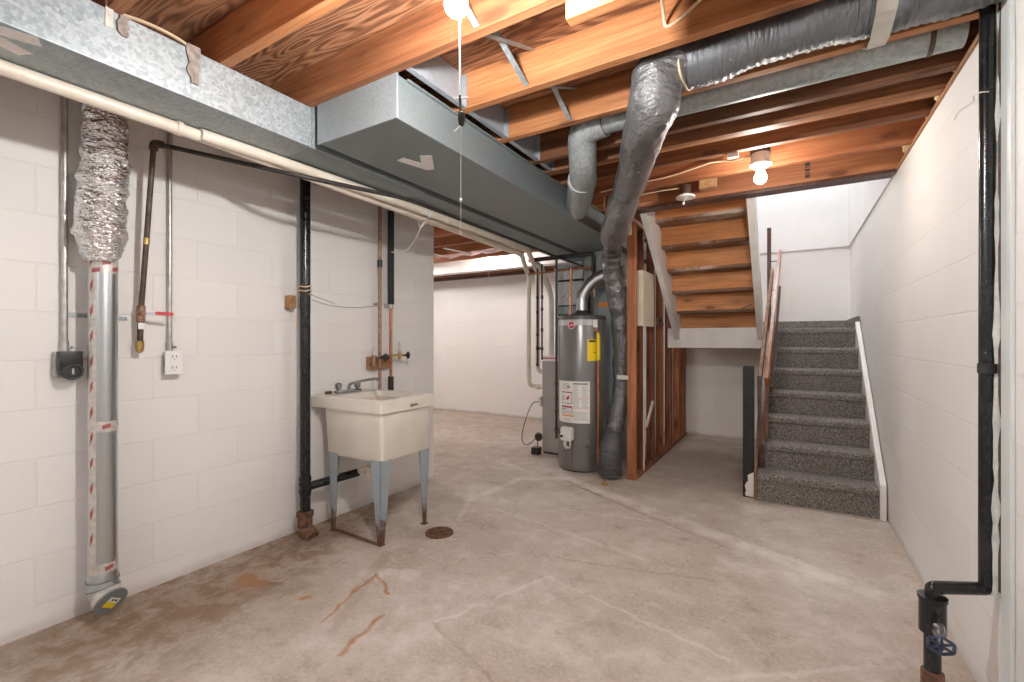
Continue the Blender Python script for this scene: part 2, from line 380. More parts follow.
def prism(bm, poly, vec):
    """poly: list of 3D points, extruded by vec"""
    vec = V(vec); a = [bm.verts.new(V(p)) for p in poly]; b = [bm.verts.new(V(p) + vec) for p in poly]
    bm.faces.new(a[::-1]); bm.faces.new(b); n = len(poly)
    for i in range(n): bm.faces.new((a[i], a[(i + 1) % n], b[(i + 1) % n], b[i]))
    return bm
def loft(bm, loops, cap0=True, cap1=True):
    L = [[bm.verts.new(V(p)) for p in lp] for lp in loops]; n = len(L[0])
    for a, b in zip(L, L[1:]):
        for k in range(n): bm.faces.new((a[k], a[(k + 1) % n], b[(k + 1) % n], b[k]))
    if cap0: bm.faces.new(L[0][::-1])
    if cap1: bm.faces.new(L[-1])
    return bm
def rrect(x0, x1, y0, y1, r, z, n=4):
    out = []
    for cx, cy, a0 in ((x1 - r, y1 - r, 0), (x0 + r, y1 - r, 90), (x0 + r, y0 + r, 180), (x1 - r, y0 + r, 270)):
        for k in range(n + 1):
            a = math.radians(a0 + 90 * k / n); out.append((cx + r * math.cos(a), cy + r * math.sin(a), z))
    return out
def B(): return bmesh.new()

def obj(name, bm, mat, parent=None, smooth=35, label=None):
    bmesh.ops.recalc_face_normals(bm, faces=bm.faces[:])
    me = bpy.data.meshes.new(name)
    if parent is None or parent.type == 'MESH' or True:
        xs = [v.co for v in bm.verts]
        c = V(((min(p.x for p in xs) + max(p.x for p in xs)) / 2, (min(p.y for p in xs) + max(p.y for p in xs)) / 2, min(p.z for p in xs)))
    for v in bm.verts: v.co -= c
    bm.to_mesh(me); bm.free()
    me.materials.append(M[mat] if isinstance(mat, str) else mat)
    if smooth:
        for p in me.polygons: p.use_smooth = True
        me.set_sharp_from_angle(angle=math.radians(smooth))
    o = bpy.data.objects.new(name, me); COL.objects.link(o)
    place(o, c, parent)
    if label: o['label'] = label
    return o
WORLD = {}
def place(o, c, parent):
    WORLD[o.name] = V(c)
    if parent is not None:
        o.parent = parent; o.location = V(c) - WORLD[parent.name]
    else: o.location = c
def tag(o, label, cat, group=None, kind=None):
    o['label'] = label; o['category'] = cat
    if group: o['group'] = group
    if kind: o['kind'] = kind
    return o
def thing(name, loc, label, cat, group=None):
    o = bpy.data.objects.new(name, None); o.empty_display_size = .05; COL.objects.link(o)
    place(o, V(loc), None); return tag(o, label, cat, group)
def struct(name, bm, mat, smooth=0, label=None):
    o = obj(name, bm, mat, None, smooth); o['kind'] = 'structure'
    if label: o['label'] = label; 
    o['category'] = name.split('_')[0]
    return o
def copy_tree(o, delta, parent=None):
    c = o.copy(); COL.objects.link(c)
    if parent is None:
        c.location = o.location + V(delta); WORLD[c.name] = WORLD[o.name] + V(delta)
    else:
        c.parent = parent; WORLD[c.name] = WORLD[o.name] + V(delta)
    for ch in list(o.children): copy_tree(ch, delta, c)
    return c

# ================================================================== SETTING
XL, XR, YB = -2.66, .56, 6.2
struct('floor', box(B(), -6.8, .8, -2.8, 6.5, -.12, 0), 'floor', label='stained grey brown concrete basement floor')
struct('wall_left', box(B(), -2.86, XL, -2.8, 3.08, 0, 2.25), 'wall_left', label='white painted concrete block wall behind the laundry sink')
struct('wall_right', box(B(), XR, .8, -2.8, 6.5, 0, 2.235), 'wall_right', label='white painted concrete block wall beside the carpeted stairs')
struct('wall_back', box(B(), -6.8, XR, YB, 6.45, 0, 2.235), 'wall_back', label='white painted block wall at the far end of the basement')
struct('wall_front', box(B(), -2.86, XR, -2.8, -2.6, 0, 2.41), 'wall_left', label='block wall behind the viewer')
struct('wall_side', box(B(), -6.8, -6.6, 2.8, YB, 0, 2.41), 'wall_left', label='far side wall of the adjoining room')
struct('wall_partition', box(B(), -6.6, -2.86, 2.88, 3.08, 0, 2.41), 'wall_back', label='near wall of the adjoining room')
c_ = B(); box(c_, -6.8, .8, -2.8, 3.60, 2.41, 2.45); box(c_, -6.8, -1.14, 3.60, 6.5, 2.41, 2.45)
struct('ceiling', c_, 'subfloor', label='plywood subfloor seen between the ceiling joists')
# upper stairwell shell
struct('wall_upper_right', box(B(), .548, .80, 2.6, 6.5, 2.45, 4.7), 'drywall', label='white upper stairwell wall on the right')
struct('trim_1', box(B(), .548, .80, 3.72, 6.5, 2.235, 2.45), 'drywall', label='white drywall strip above the right block wall in the stairwell')
struct('wall_upper_back', box(B(), -1.3, .548, 6.185, 6.5, 2.235, 4.7), 'drywall', label='white drywall above the block wall at the back of the stairs')
struct('wall_upper_left', box(B(), -1.3, -1.14, 2.6, 6.185, 2.45, 4.7), 'drywall', label='white upper stairwell wall on the left')
struct('wall_upper_front', box(B(), -1.3, .8, 2.45, 2.6, 2.45, 4.7), 'drywall', label='white wall of the hallway above')
struct('ceiling_upper', box(B(), -1.3, .8, 2.45, 6.5, 4.7, 4.8), 'drywall', label='white ceiling of the hallway above')
struct('trim_2', box(B(), .552, .70, -2.6, 3.60, 2.236, 2.254), 'sill', label='wooden sill plate on top of the right block wall')
struct('trim_3', box(B(), .66, .70, -2.6, 3.60, 2.254, 2.41), 'joist_red', label='rim board above the right sill plate')
struct('trim_4', box(B(), -6.6, -1.3, 6.12, 6.4, 2.236, 2.41), 'brownsill', label='dark brown sill board on top of the far block wall')

# white beam in the adjoining room
struct('beam', box(B(), -6.55, -2.32, 5.19, 5.33, 2.17, 2.405), 'paint', label='white painted ceiling beam in the adjoining room')

# ceiling joists
ZJ, ZT = 2.25, 2.41
def joist(y, mat, label, th=.04, x0=-2.78, x1=.655, z0=ZJ):
    return tag(obj('ceiling_joist', box(B(), x0, x1, y, y + th, z0, ZT - .001, .003), mat, None, 0), label, 'joist', 'ceiling joists under the subfloor')
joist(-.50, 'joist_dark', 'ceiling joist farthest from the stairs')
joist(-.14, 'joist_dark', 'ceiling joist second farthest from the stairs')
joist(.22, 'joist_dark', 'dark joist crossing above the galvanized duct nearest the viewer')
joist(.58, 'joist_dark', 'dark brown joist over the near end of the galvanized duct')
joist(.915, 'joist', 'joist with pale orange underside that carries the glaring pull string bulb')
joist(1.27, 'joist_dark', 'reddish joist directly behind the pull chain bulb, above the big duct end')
d = [o for o in COL.objects if o.name.startswith('ceiling_joist')][-1]
obj('scab_board', box(B(), -.56, .55, 1.228, 1.268, 2.137, 2.33, .003), 'joist', d, 0)
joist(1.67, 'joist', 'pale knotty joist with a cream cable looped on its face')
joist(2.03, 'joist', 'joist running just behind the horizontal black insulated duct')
joist(2.38, 'joist_old_shaded', 'joist directly behind the round galvanized pipe')
d = joist(2.565, 'joist_old_shaded', 'doubled joist of two boards between the galvanized pipe and the stair bulb', .036)
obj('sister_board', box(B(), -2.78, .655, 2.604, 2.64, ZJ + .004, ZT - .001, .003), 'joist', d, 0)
joist(2.81, 'joist_old_shaded', 'thin joist just in front of the lit stair bulb')
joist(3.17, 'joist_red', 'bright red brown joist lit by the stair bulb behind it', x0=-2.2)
h = tag(obj('stair_header', box(B(), -1.24, .655, 3.60, 3.64, 2.25, 2.449, .003), 'joist_red', None, 0), 'red brown stair opening header with a black ink stamp', 'joist')
obj('second_board', box(B(), -1.24, .655, 3.642, 3.69, 2.25, 2.449, .003), 'joist_red', h, 0)
t_ = B()
obj('bottom_strip', box(B(), -1.24, .545, 3.60, 3.72, 2.228, 2.249, .002), 'rail_dark', h, 0)
for k, (a, b_) in enumerate(((0, .02), (.025, .034), (.042, .058), (.066, .072), (.078, .10), (.106, .115))):
    box(t_, .085, .112, 3.5975, 3.6, 2.275 + a, 2.275 + b_)
obj('ink_stamp', t_, 'ink', h, 0)
for y, l in ((3.55, 'first joist of the furnace corner, beyond the big duct'), (3.95, 'joist above the furnace and water heater'), (4.35, 'red joist in the adjoining room behind the pipes'),
             (4.75, 'red joist in front of the white beam in the adjoining room'), (5.55, 'red joist just beyond the white beam'), (5.9, 'last red joist by the far block wall')):
    joist(y, 'joist_red', l, x0=-6.55, x1=-1.28)
# insulation and clutter between the adjoining room joists
b_ = B()
loops = []
for i in range(12):
    x = -3.9 + i * .11
    loops.append([(x, 4.42, 2.40), (x, 4.44 + .02 * math.sin(i * 2), 2.29 + .03 * math.sin(i * 1.7)), (x, 4.58, 2.26 + .02 * math.sin(i * 2.3)), (x, 4.70, 2.30), (x, 4.72, 2.40)])
loft(b_, loops)
tag(obj('insulation_batt', b_, 'pinkinsul'), 'pink insulation batt stuffed between red joists of the adjoining room', 'insulation')
for i, (x, y0, y1, z) in enumerate(((-3.72, 4.05, 4.3, 2.235), (-3.35, 4.05, 4.32, 2.235))):
    tag(obj('metal_cross_brace', obox(B(), (x, y0, 2.25), (x + .12, y1 + .05, 2.23), (.018, -.008, 0), (0, 0, .004)), 'white', None, 0),
        ('pale strip under the far red joists, nearer the block wall end', 'pale strip under the far red joists, nearer the pipes')[i], 'brace', 'pale strips under the far joists')

# metal cross bridging
def bridging(x, ya, yb, label):
    b = B(); obox(b, (x, ya, ZT - .01), (x, yb, ZJ + .012), (.011, 0, 0), (0, .0012, .0025)); obox(b, (x + .03, yb, ZT - .01), (x + .03, ya, ZJ + .012), (.011, 0, 0), (0, .0012, .0025))
    tag(obj('joist_bridging', b, 'galv', None, 0), label, 'bridging', 'steel cross bridging between the joists')
bridging(-.937, 1.312, 1.667, 'galvanized cross bridging strap behind the pull chain bulb')
bridging(-.905, 1.712, 2.028, 'galvanized cross bridging strap on the joist behind the knotty joist')
bridging(-.905, .958, 1.268, 'galvanized cross bridging strap right beside the lit pull chain bulb')
bridging(-.92, 2.072, 2.378, 'galvanized cross bridging strap next to the galvanized elbow')

# sheet metal panning closing the joist bays above the big duct
for ya, yb, l in ((1.312, 1.668, 'nearest the bulb'), (1.712, 2.028, 'in the second joist bay'), (2.072, 2.378, 'beside the galvanized elbow'), (2.422, 2.563, 'in the narrow dark bay')):
    b = B(); box(b, -1.275, -1.271, ya, yb, 2.252, 2.408); box(b, -1.271, -1.245, yb - .004, yb - .001, 2.252, 2.40); box(b, -1.271, -1.25, ya, yb, 2.252, 2.256)
    tag(obj('sheet_metal_panel', b, 'galv_pan', None, 0), 'blue grey sheet metal closing a joist bay, ' + l, 'panel', 'sheet metal panels above the big duct')

# ================================================================== DUCTS
t = thing('supply_trunk_duct', (-1.98, 1.5, 2.07), 'long bright galvanized rectangular duct along the left wall', 'duct')
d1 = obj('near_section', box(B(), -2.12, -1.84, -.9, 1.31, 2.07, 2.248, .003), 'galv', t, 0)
obj('far_section', box(B(), -2.125, -1.845, 1.312, 2.05, 2.072, 2.247, .003), 'galv_dull_shaded', t, 0)  # same trunk; duller copy of its sheet paints in the big duct's shadow
obj('narrow_section', box(B(), -2.125, -1.865, 2.07, 5.05, 2.08, 2.247, .003), 'galv_dull_shaded', t, 0)
b = B(); box(b, -1.846, -1.832, 1.300, 1.325, 2.066, 2.25); obj('seam_cleat', b, 'galv', t, 0)
b = B(); box(b, -2.13, -1.838, 2.05, 2.07, 2.066, 2.25); obj('seam_cleat', b, 'galv_dull_shaded', t, 0)
for pl_ in (((-1.862, .20), (-1.866, .356), (-1.843, .425), (-1.893, .445), (-1.921, .366), (-1.93, .20)), ((-1.935, .22), (-1.927, .367), (-1.963, .442), (-2.008, .42), (-1.993, .38), (-1.99, .22))):
    b = B(); prism(b, [(x, y, 2.0694) for x, y in pl_], (0, 0, -.0008)); obj('tape_strip', b, 'tapewhite', t, 0)
def rag(px, y, w, z0, z1, seed):
    b = B(); n = 9; front = []; rnd = random.Random(seed)
    L, R = [], []
    for i in range(n):
        z = z1 + (z0 - z1) * i / (n - 1); ww = w * (1 - .45 * (i / (n - 1)) ** 2)
        L.append((px + .003 + rnd.random() * .006, y - ww / 2 + rnd.uniform(-.006, .006), z)); R.append((px + .003 + rnd.random() * .006, y + ww / 2 + rnd.uniform(-.006, .006), z))
    prism(b, [(p[0], p[1], p[2]) for p in L] + [(p[0], p[1], p[2]) for p in R[::-1]], (-.006, 0, 0)); return b
o = obj('torn_tape', rag(-1.838, .823, .04, 2.125, 2.262, 3), 'dusty', t, 0)
o = obj('torn_tape', rag(-1.838, .62, .028, 2.18, 2.245, 5), 'dusty', t, 0)
b = B(); box(b, -1.839, -1.837, .575, .595, 2.19, 2.30); obj('hanger_strap', b, 'strap', t, 0)

t = thing('return_trunk_duct', (-1.55, 2.5, 2.075), 'big dark grey sheet metal duct with a flat capped end under the joists', 'duct')
b = B(); box(b, -1.79, -1.32, 1.31, 5.0, 2.075, 2.249, .004); obj('duct_body', b, 'galv_dull_shaded', t, 0)
b = B(); box(b, -1.80, -1.312, 1.303, 1.312, 2.072, 2.25, .002); obj('end_cap', b, 'galv_cap', t, 0, 'paler flat end cap')
b = B(); box(b, -1.322, -1.306, 1.36, 3.55, 2.240, 2.2485); obj('top_flange', b, 'galv_dull_shaded', t, 0)
b = B(); prism(b, [(x, y, 2.0745) for x, y in ((-1.63, 1.62), (-1.581, 1.608), (-1.55, 1.702), (-1.494, 1.632), (-1.447, 1.664), (-1.548, 1.798), (-1.588, 1.792))], (0, 0, -.001)); obj('tape_mark', b, 'tapewhite', t, 0)
b = B(); box(b, -1.74, -1.40, 4.25, 4.9, 1.735, 2.074, .003); obj('drop', b, 'greenplate', t, 0)

# round galvanized branch pipe
t = thing('round_branch_duct', (-.9, 2.24, 2.2), 'round galvanized branch pipe with an elbow dropping to the big duct', 'duct')
b = B(); cyl(b, (-.80, 2.23, 2.312), (.53, 2.23, 2.312), .063, 28); obj('straight_run', b, 'galv_round', t)
b = B(); sweep(b, fillet([(-.80, 2.23, 2.31), (-.93, 2.24, 2.30), (-.975, 2.37, 2.155), (-1.08, 2.62, 2.16)], .11, 5), .075, 28)
obj('elbow', b, 'galv_round', t, 25)
b = B(); sweep(b, [(-1.07, 2.58, 2.163), (-1.20, 2.86, 2.158), (-1.315, 3.08, 2.157)], .084, 28); obj('drop_pipe', b, 'galv_round', t)
b = B(); sweep(b, [(-1.055, 2.555, 2.164), (-1.070, 2.59, 2.163)], .0855, 28); obj('seam_band', b, 'galv_round', t)
b = B(); cyl(b, (.43, 2.23, 2.312), (.445, 2.23, 2.312), .066, 28); obj('clamp_band', b, 'ironbrown', t)

# black insulated flexible duct
t = thing('insulated_flex_duct', (-.4, 2.0, 2.1), 'fat black insulated flexible duct hanging along the joists and curving to the furnace', 'duct')
def wr(amp, fr, sx=1.):
    return lambda p, i, a: amp * (noise.noise(V((p.x * fr * sx, p.y * fr, p.z * fr))) + .5 * noise.noise(p * fr * 2.3))
pts = [(.56 - i * .0125, 1.895 + .006 * math.sin(i * .3), 2.297 - .012 * math.sin(i * .12)) for i in range(76)]
b = B(); sweep(b, pts, .088, 40, True, lambda p, i, a: .010 * (i % 2) * (.4 + .6 * abs(noise.noise(p * 14))) + .008 * noise.noise(p * 9))
obj('horizontal_sleeve', b, 'blackrib', t, 60)
b = B()
for i in range(75):
    x = .555 - i * .0125
    j = .012 * noise.noise(V((x * 60, 0, 0))); w = .010 + .008 * abs(noise.noise(V((x * 35, 5, 0))))
    q = [(x - .0062, 1.940 + j, 2.226 - j * .6), (x + .0062, 1.942 + j, 2.225), (x + .0062, 1.942 + j + w, 2.232 + w * .6), (x - .0062, 1.944 + w + j, 2.231 + w * .6)]
    prism(b, q, (0, -.004, .008))
obj('silver_seam', b, 'silverlip', t, 60)
path = crom([(-.37, 1.88, 2.292), (-.45, 1.86, 2.245), (-.475, 1.90, 2.165), (-.565, 2.09, 2.145), (-.70, 2.43, 2.145), (-.80, 2.66, 2.12), (-.914, 2.883, 2.085), (-1.06, 3.22, 2.05), (-1.17, 3.47, 2.045), (-1.22, 3.60, 2.03)], 10)
N_ = len(path); rad = []
for i in range(N_):
    f = i / (N_ - 1); r_ = .093 + .006 * math.sin(f * 9) - (.014 * math.exp(-((f - .62) / .03) ** 2)) + .006 * f
    if f < .1: r_ = .085 + .08 * f
    rad.append(r_)
b = B(); sweep(b, path, rad, 48, True, lambda p, i, a: .010 * noise.noise(V((p.x * 9, p.y * 5, p.z * 16))) + .005 * noise.noise(p * 30))
obj('bent_sleeve', b, 'blackfoil', t, 60)
b = B(); sweep(b, fillet([(-.36, 1.80, 2.26), (-.355, 1.815, 2.21), (-.35, 1.90, 2.193), (-.345, 1.98, 2.22), (-.34, 2.00, 2.30)], .04), .005, 8); obj('tie_cord', b, 'cable', t)
# vertical branch of foil jacket
t = thing('foil_flex_duct', (-1.35, 3.92, 0), 'dark foil jacketed flexible duct hanging upright beside the water heater', 'duct')
path = crom([(-1.21, 3.60, 2.02), (-1.28, 3.76, 1.98), (-1.33, 3.88, 1.86), (-1.325, 3.94, 1.65), (-1.30, 4.02, 1.35), (-1.295, 4.06, 1.0), (-1.30, 4.04, .72), (-1.33, 3.96, .40)], 26)
rad = [.073 + .003 * math.sin(i * .5) for i in range(len(path))]
b = B(); sweep(b, path, rad, 64, True, lambda p, i, a: .010 * noise.noise(V((p.x * 14, p.y * 14, p.z * 9))) + .007 * abs(noise.noise(p * 28)) + .006 * abs(noise.noise(p * 60)))
obj('foil_sleeve', b, 'blackfoil2', t, 60)
path = crom([(-1.33, 3.95, .42), (-1.335, 3.91, .34), (-1.34, 3.88, .24), (-1.345, 3.885, .12), (-1.35, 3.90, .02)], 8)
rad = [.055 + .045 * math.sin(min(1, i / (len(path) - 1) * 1.15) * PI * .62) for i in range(len(path))]; rad[-1] = .045; rad[-2] = .065
b = B(); sweep(b, path, rad, 36, True, lambda p, i, a: .008 * noise.noise(p * 12) + .004 * (i % 3 == 0))
obj('bunched_end', b, 'blackfoil_dark', t, 60)
b = B(); box(b, -1.30, -1.20, 3.926, 3.931, .865, .90); obj('hold_strap', b, 'strap', t, 0)
# metal hanger strap for the black flex duct
b = B(); sp = [(.25, 1.66, 2.256), (.25, 1.78, 2.20), (.25, 1.90, 2.186), (.25, 1.99, 2.205), (.25, 2.045, 2.243), (.25, 2.065, 2.247)]
for p, q in zip(sp, sp[1:]): obox(b, p, q, (.026, 0, 0), (0, 0, .001))
tag(obj('duct_hanger_strap', b, 'strap', None, 0), 'flat pale metal strap holding up the black flexible duct near the right wall', 'strap')

# ================================================================== LAMPS
LAMP = {}
def pull_lamp(loc, label, group, on=True, chain=True, bulb_mat=None, r=.033):
    x, y, z = loc                                             # z = bulb centre
    t = thing('bulb_holder', (x, y, z), label, 'lamp', group)
    b = B(); lathe(b, [(.045, .145), (.05, .135), (.05, .095), (.057, .09), (.057, .075), (.040, .062), (.022, .055), (.022, .04)], (x, y, z)); obj('porcelain_holder', b, 'porcelain', t)
    b = B(); box(b, x - .05, x + .05, y - .05, y + .05, z + .14, 2.249 if abs(y - .935) < .03 else 2.409, .004); obj('junction_box', b, 'ironbrown', t, 0)
    if on:
        b = B(); lathe(b, [(0, -r), (r * .5, -r * .87), (r * .87, -r * .5), (r, 0), (r * .9, r * .5), (r * .6, r), (.016, r * 1.45), (.014, .05)], (x, y, z), n=24); obj('bulb', b, bulb_mat, t)
    return t
def bulb(name, c, s): return emis(name, c, s)
WARM = (1.0, .98, .955)
K = 1.0
t = pull_lamp((-.74, .945, 2.07), 'glaring lit bulb with a white pull string in front of the big duct', 'bare bulbs on the ceiling', True, bulb_mat=bulb('bulb_glow_a', WARM, 760 * K), r=.03)
BX, BY = -.731, .949
b = B(); cyl(b, (BX, BY, 2.11), (BX, BY, 1.835), .0024, 8)
for i in range(28): lathe(b, [(.001, -.0035), (.0034, 0), (.001, .0035)], (BX, BY, 2.03 - i * .0066), n=6)
obj('pull_string', b, 'string', t)
b = B(); cyl(b, (BX, BY, 1.835), (BX + .002, BY, 1.786), .0034, 8); lathe(b, [(.0034, .017), (.009, .013), (.010, -.004), (.0075, -.017), (.0034, -.02)], (BX + .004, BY + .002, 1.776), n=10); obj('pull_knot', b, 'blackplastic', t)
obj('white_tie', obox(B(), (BX - .012, BY - .004, 1.830), (BX + .02, BY + .008, 1.828), (0, 0, .0018), (0, .0025, 0)), 'string', t, 0)
obj('string_tail', sweep(B(), [(BX + .004, BY + .002, 1.762), (BX - .004, BY - .002, 1.752), (BX - .016, BY - .007, 1.742)], .002, 6), 'string', t)
b = B(); cyl(b, (BX + .003, BY, 1.76), (BX + .003, BY, 1.474), .0008, 6); lathe(b, [(.001, -.005), (.004, 0), (.001, .005)], (BX + .003, BY, 1.565), n=8); obj('thread', b, 'string', t)
pull_lamp((-.145, 3.0, 2.135), 'lit bare bulb in a porcelain holder in front of the stairs', 'bare bulbs on the ceiling', True, bulb_mat=bulb('bulb_glow_c', (1., .93, .84), 170 * K))
t = pull_lamp((-3.29, 4.9, 2.235), 'glaring bulb beside the white beam in the adjoining room', 'bare bulbs on the ceiling', True, bulb_mat=bulb('bulb_glow_d', WARM, 260 * K))
b = B(); cyl(b, (-3.28, 4.86, 2.2), (-3.28, 4.86, 1.88), .002, 6); lathe(b, [(.001, -.01), (.008, 0), (.001, .01)], (-3.28, 4.86, 1.88), n=8); obj('pull_string', b, 'string', t)
pull_lamp((-5.3, 4.5, 2.235), 'added unseen fill bulb deep in the adjoining room behind the left wall', 'bare bulbs on the ceiling', True, bulb_mat=bulb('fill_bulb_glow', WARM, 600 * K))  # unseen bulb, added to brighten the adjoining room
for i, (y, l) in enumerate(((-.9, 'added fill light, twin tubes hung across the room behind the camera'), (-1.9, 'added fill light, twin tubes hung nearest the wall behind the camera'))):
    t = thing('fill_tube_light', (-1.0, y, 2.1), l, 'lamp', None)  # unseen tube lights, added as soft fill for the whole room
    b = B(); prism(b, [(-1.65, y - .10, 2.10), (-1.65, y - .05, 2.15), (-1.65, y + .05, 2.15), (-1.65, y + .10, 2.10), (-1.65, y + .09, 2.10), (-1.65, y + .045, 2.14), (-1.65, y - .045, 2.14), (-1.65, y - .09, 2.10)], (1.3, 0, 0)); obj('reflector', b, 'white', t, 0)
    for dy in (-.035, .035): obj('tube', cyl(B(), (-1.6, y + dy, 2.105), (-.4, y + dy, 2.105), .018, 14), M.setdefault('fill_tube_glow', emis('fill_tube_glow', (.96, .985, 1.), 9)), t)
    for x in (-1.5, -.5): obj('hanging_chain', cyl(B(), (x, y, 2.15), (x, y, 2.41), .004, 6), 'galv', t)
# empty pull chain holder next to the upper flight
t = thing('lamp_holder', (-.64, 3.47, 2.22), 'empty white pull chain lampholder beside the wood block at the upper flight', 'lamp')
b = B(); lathe(b, [(.064, 0), (.068, .006), (.064, .014), (.03, .02), (.03, .03)], (-.64, 3.46, 2.222)); lathe(b, [(.02, -.004), (.024, 0)], (-.64, 3.46, 2.222)); obj('white_ring', b, 'porcelain', t)
b = B(); cyl(b, (-.64, 3.46, 2.25), (-.64, 3.46, 2.31), .038, 20); obj('socket_base', b, 'rail_dark', t)
b = B(); cyl(b, (-.63, 3.44, 2.222), (-.645, 3.43, 2.185), .002, 6); lathe(b, [(.002, -.012), (.010, -.004), (.008, .008), (.002, .012)], (-.648, 3.43, 2.178), n=10); obj('pull_chain', b, 'string', t)
# upstairs ceiling light
t = thing('ceiling_light', (-.2, 4.9, 4.6), 'round ceiling light of the hallway above the stairs', 'lamp')
b = B(); lathe(b, [(.16, 4.70), (.16, 4.675), (.14, 4.66)], (-.2, 4.9, 0)); obj('rim', b, 'white', t)
b = B(); lathe(b, [(.14, 4.668), (.12, 4.61), (.07, 4.575), (0, 4.565)], (-.2, 4.9, 0)); obj('glass_bowl', b, bulb('bowl_glow', (.97, .985, 1.), 78 * K), t)
# wood block by the holder
b = B(); box(b, -.54, -.43, 3.40, 3.46, 2.255, 2.33, .003)
tag(obj('wood_block', b, 'oldwood', None, 0), 'pale square wood block between the lampholder and the stair header', 'block')

# cables on joists
def cable(pts, r, mat, label, cat='cable', n=8, name='cable', smooth_k=8):
    return tag(obj(name, sweep(B(), crom(pts, smooth_k), r, n), mat), label, cat)
cable([(-.345, 1.31, 2.40), (-.36, 1.50, 2.385), (-.375, 1.64, 2.33), (-.37, 1.663, 2.305), (-.33, 1.664, 2.315), (-.25, 1.66, 2.36), (-.18, 1.65, 2.40)], .006, 'cable', 'cream cable looped and stapled on the face of the pale knotty joist', smooth_k=10)
cable([(-2.05, .44, 2.30), (-1.98, .60, 2.315), (-1.93, .73, 2.315), (-1.90, .83, 2.29), (-1.89, .87, 2.245)], .006, 'cable', 'cream cable drooping above the bright duct at the upper corner')
cable([(-1.16, 3.16, 2.27), (-.95, 3.155, 2.285), (-.72, 3.155, 2.29), (-.55, 3.15, 2.31), (-.42, 3.14, 2.33)], .005, 'cable', 'cream cable strung along the bright red joist toward the stair bulb')
cable([(-1.2, 3.44, 2.275), (-.98, 3.44, 2.29), (-.82, 3.45, 2.30), (-.68, 3.46, 2.30)], .005, 'cable', 'cream cable running to the empty lampholder')
cable([(-.45, 3.155, 2.335), (-.35, 3.15, 2.325), (-.28, 3.10, 2.30), (-.20, 3.03, 2.285)], .005, 'cable', 'short cream cable ending at the lit stair bulb')
b = B(); box(b, -.30, -.245, 2.83, 2.855, 2.225, 2.27); 
tag(obj('paper_tag', b, 'tapewhite', None, 0), 'small whitish tag under the thin joist by the stair bulb', 'tag')
# insulation scraps along the sill
for i, (y, z) in enumerate(((2.12, 2.30), (2.48, 2.30), (2.72, 2.30), (2.95, 2.31), (3.42, 2.31))):
    b = B(); bmesh.ops.create_icosphere(b, subdivisions=3, radius=1)
    for v in b.verts:
        k = 1 + .35 * noise.noise(v.co * 2 + V((i, 0, 0))) + .15 * noise.noise(v.co * 6); v.co = V((.60 + v.co.x * .045 * k, y + v.co.y * .05 * k, z + v.co.z * .04 * k))
    tag(obj('insulation_tuft', b, 'insul'), ('yellow insulation tuft at the end of the round galvanized pipe', 'yellow insulation tuft beside the galvanized pipe joist', 'yellow insulation tuft at the doubled joist end',
        'yellow insulation tuft at the thin joist end', 'pale insulation tuft at the header end')[i], 'insulation', 'insulation tufts on the right sill')

# ================================================================== LEFT WALL PIPES
def pipe(name, pts, r, mat, label, cat='pipe', fil=.03, n=16, parent=None):
    o = obj(name, sweep(B(), fillet(pts, fil) if fil else pts, r, n), mat, parent)
    if parent is None and label: tag(o, label, cat)
    return o
t = thing('drain_pipe', (-2.08, 1.5, 2.04), 'cream plastic drain pipe running under the bright duct, nearer the wall', 'pipe')
obj('pipe_run', sweep(B(), fillet([(-2.085, -.9, 2.045), (-2.085, .3, 2.045), (-2.083, .95, 2.045), (-2.08, 2.4, 2.012), (-2.08, 3.6, 1.985), (-2.50, 4.45, 1.98), (-2.50, 4.5, 1.93), (-2.50, 4.5, .70), (-2.28, 4.5, .695)], .06), .024, 20), 'pvc', t)
for y in (.88, 2.33):
    obj('coupling', sweep(B(), [(-2.082, y - .010, 2.068 - y * .0235), (-2.082, y + .010, 2.0675 - y * .0235)], .0285, 20), 'pvc', t)
for z in (.9, .78): obj('coupling', cyl(B(), (-2.5, 4.5, z - .02), (-2.5, 4.5, z + .02), .03, 20), 'pvcw', t)
obj('coupling', cyl(B(), (-2.40, 4.5, .695), (-2.37, 4.5, .695), .03, 20), 'pvcw', t)
b = B(); sweep(b, crom([(-2.12, 2.30, 2.0), (-2.10, 2.30, 1.955), (-2.04, 2.28, 1.98), (-1.985, 2.28, 2.03), (-2.0, 2.28, 2.07)], 6), .004, 8); sweep(b, crom([(-2.05, 2.28, 1.98), (-2.1, 2.30, 1.95), (-2.2, 2.36, 1.90), (-2.42, 2.48, 1.85), (-2.57, 2.50, 1.87)], 6), .004, 8); obj('tie_string', b, 'string', t)
t = thing('vent_pipe', (-2.0, 2.5, 2.04), 'second cream plastic pipe beside the first, on the side of the big duct', 'pipe')
obj('pipe_run', sweep(B(), fillet([(-2.06, .95, 2.044), (-2.05, 1.2, 2.044), (-2.02, 2.0, 2.038), (-2.015, 2.4, 2.033), (-2.01, 3.6, 2.015), (-2.42, 4.5, 2.01), (-2.42, 4.56, 1.98), (-2.42, 4.56, .86), (-2.28, 4.56, .855)], .06), .024, 20), 'pvc', t)
obj('coupling', sweep(B(), [(-2.015, 2.46, 2.032), (-2.015, 2.485, 2.0317)], .0285, 20), 'pvc', t)
obj('coupling', cyl(B(), (-2.42, 4.56, .94), (-2.42, 4.56, .97), .03, 20), 'pvcw', t)
t = thing('wide_vent_pipe', (-2.29, 4.68, 1.03), 'wider white plastic pipe standing on the furnace top', 'pipe')
obj('pipe_run', sweep(B(), fillet([(-2.30, 4.3, 2.03), (-2.34, 4.5, 2.0), (-2.30, 4.66, 1.72), (-2.30, 4.66, 1.03)], .08), .03, 20), 'pvcw', t)

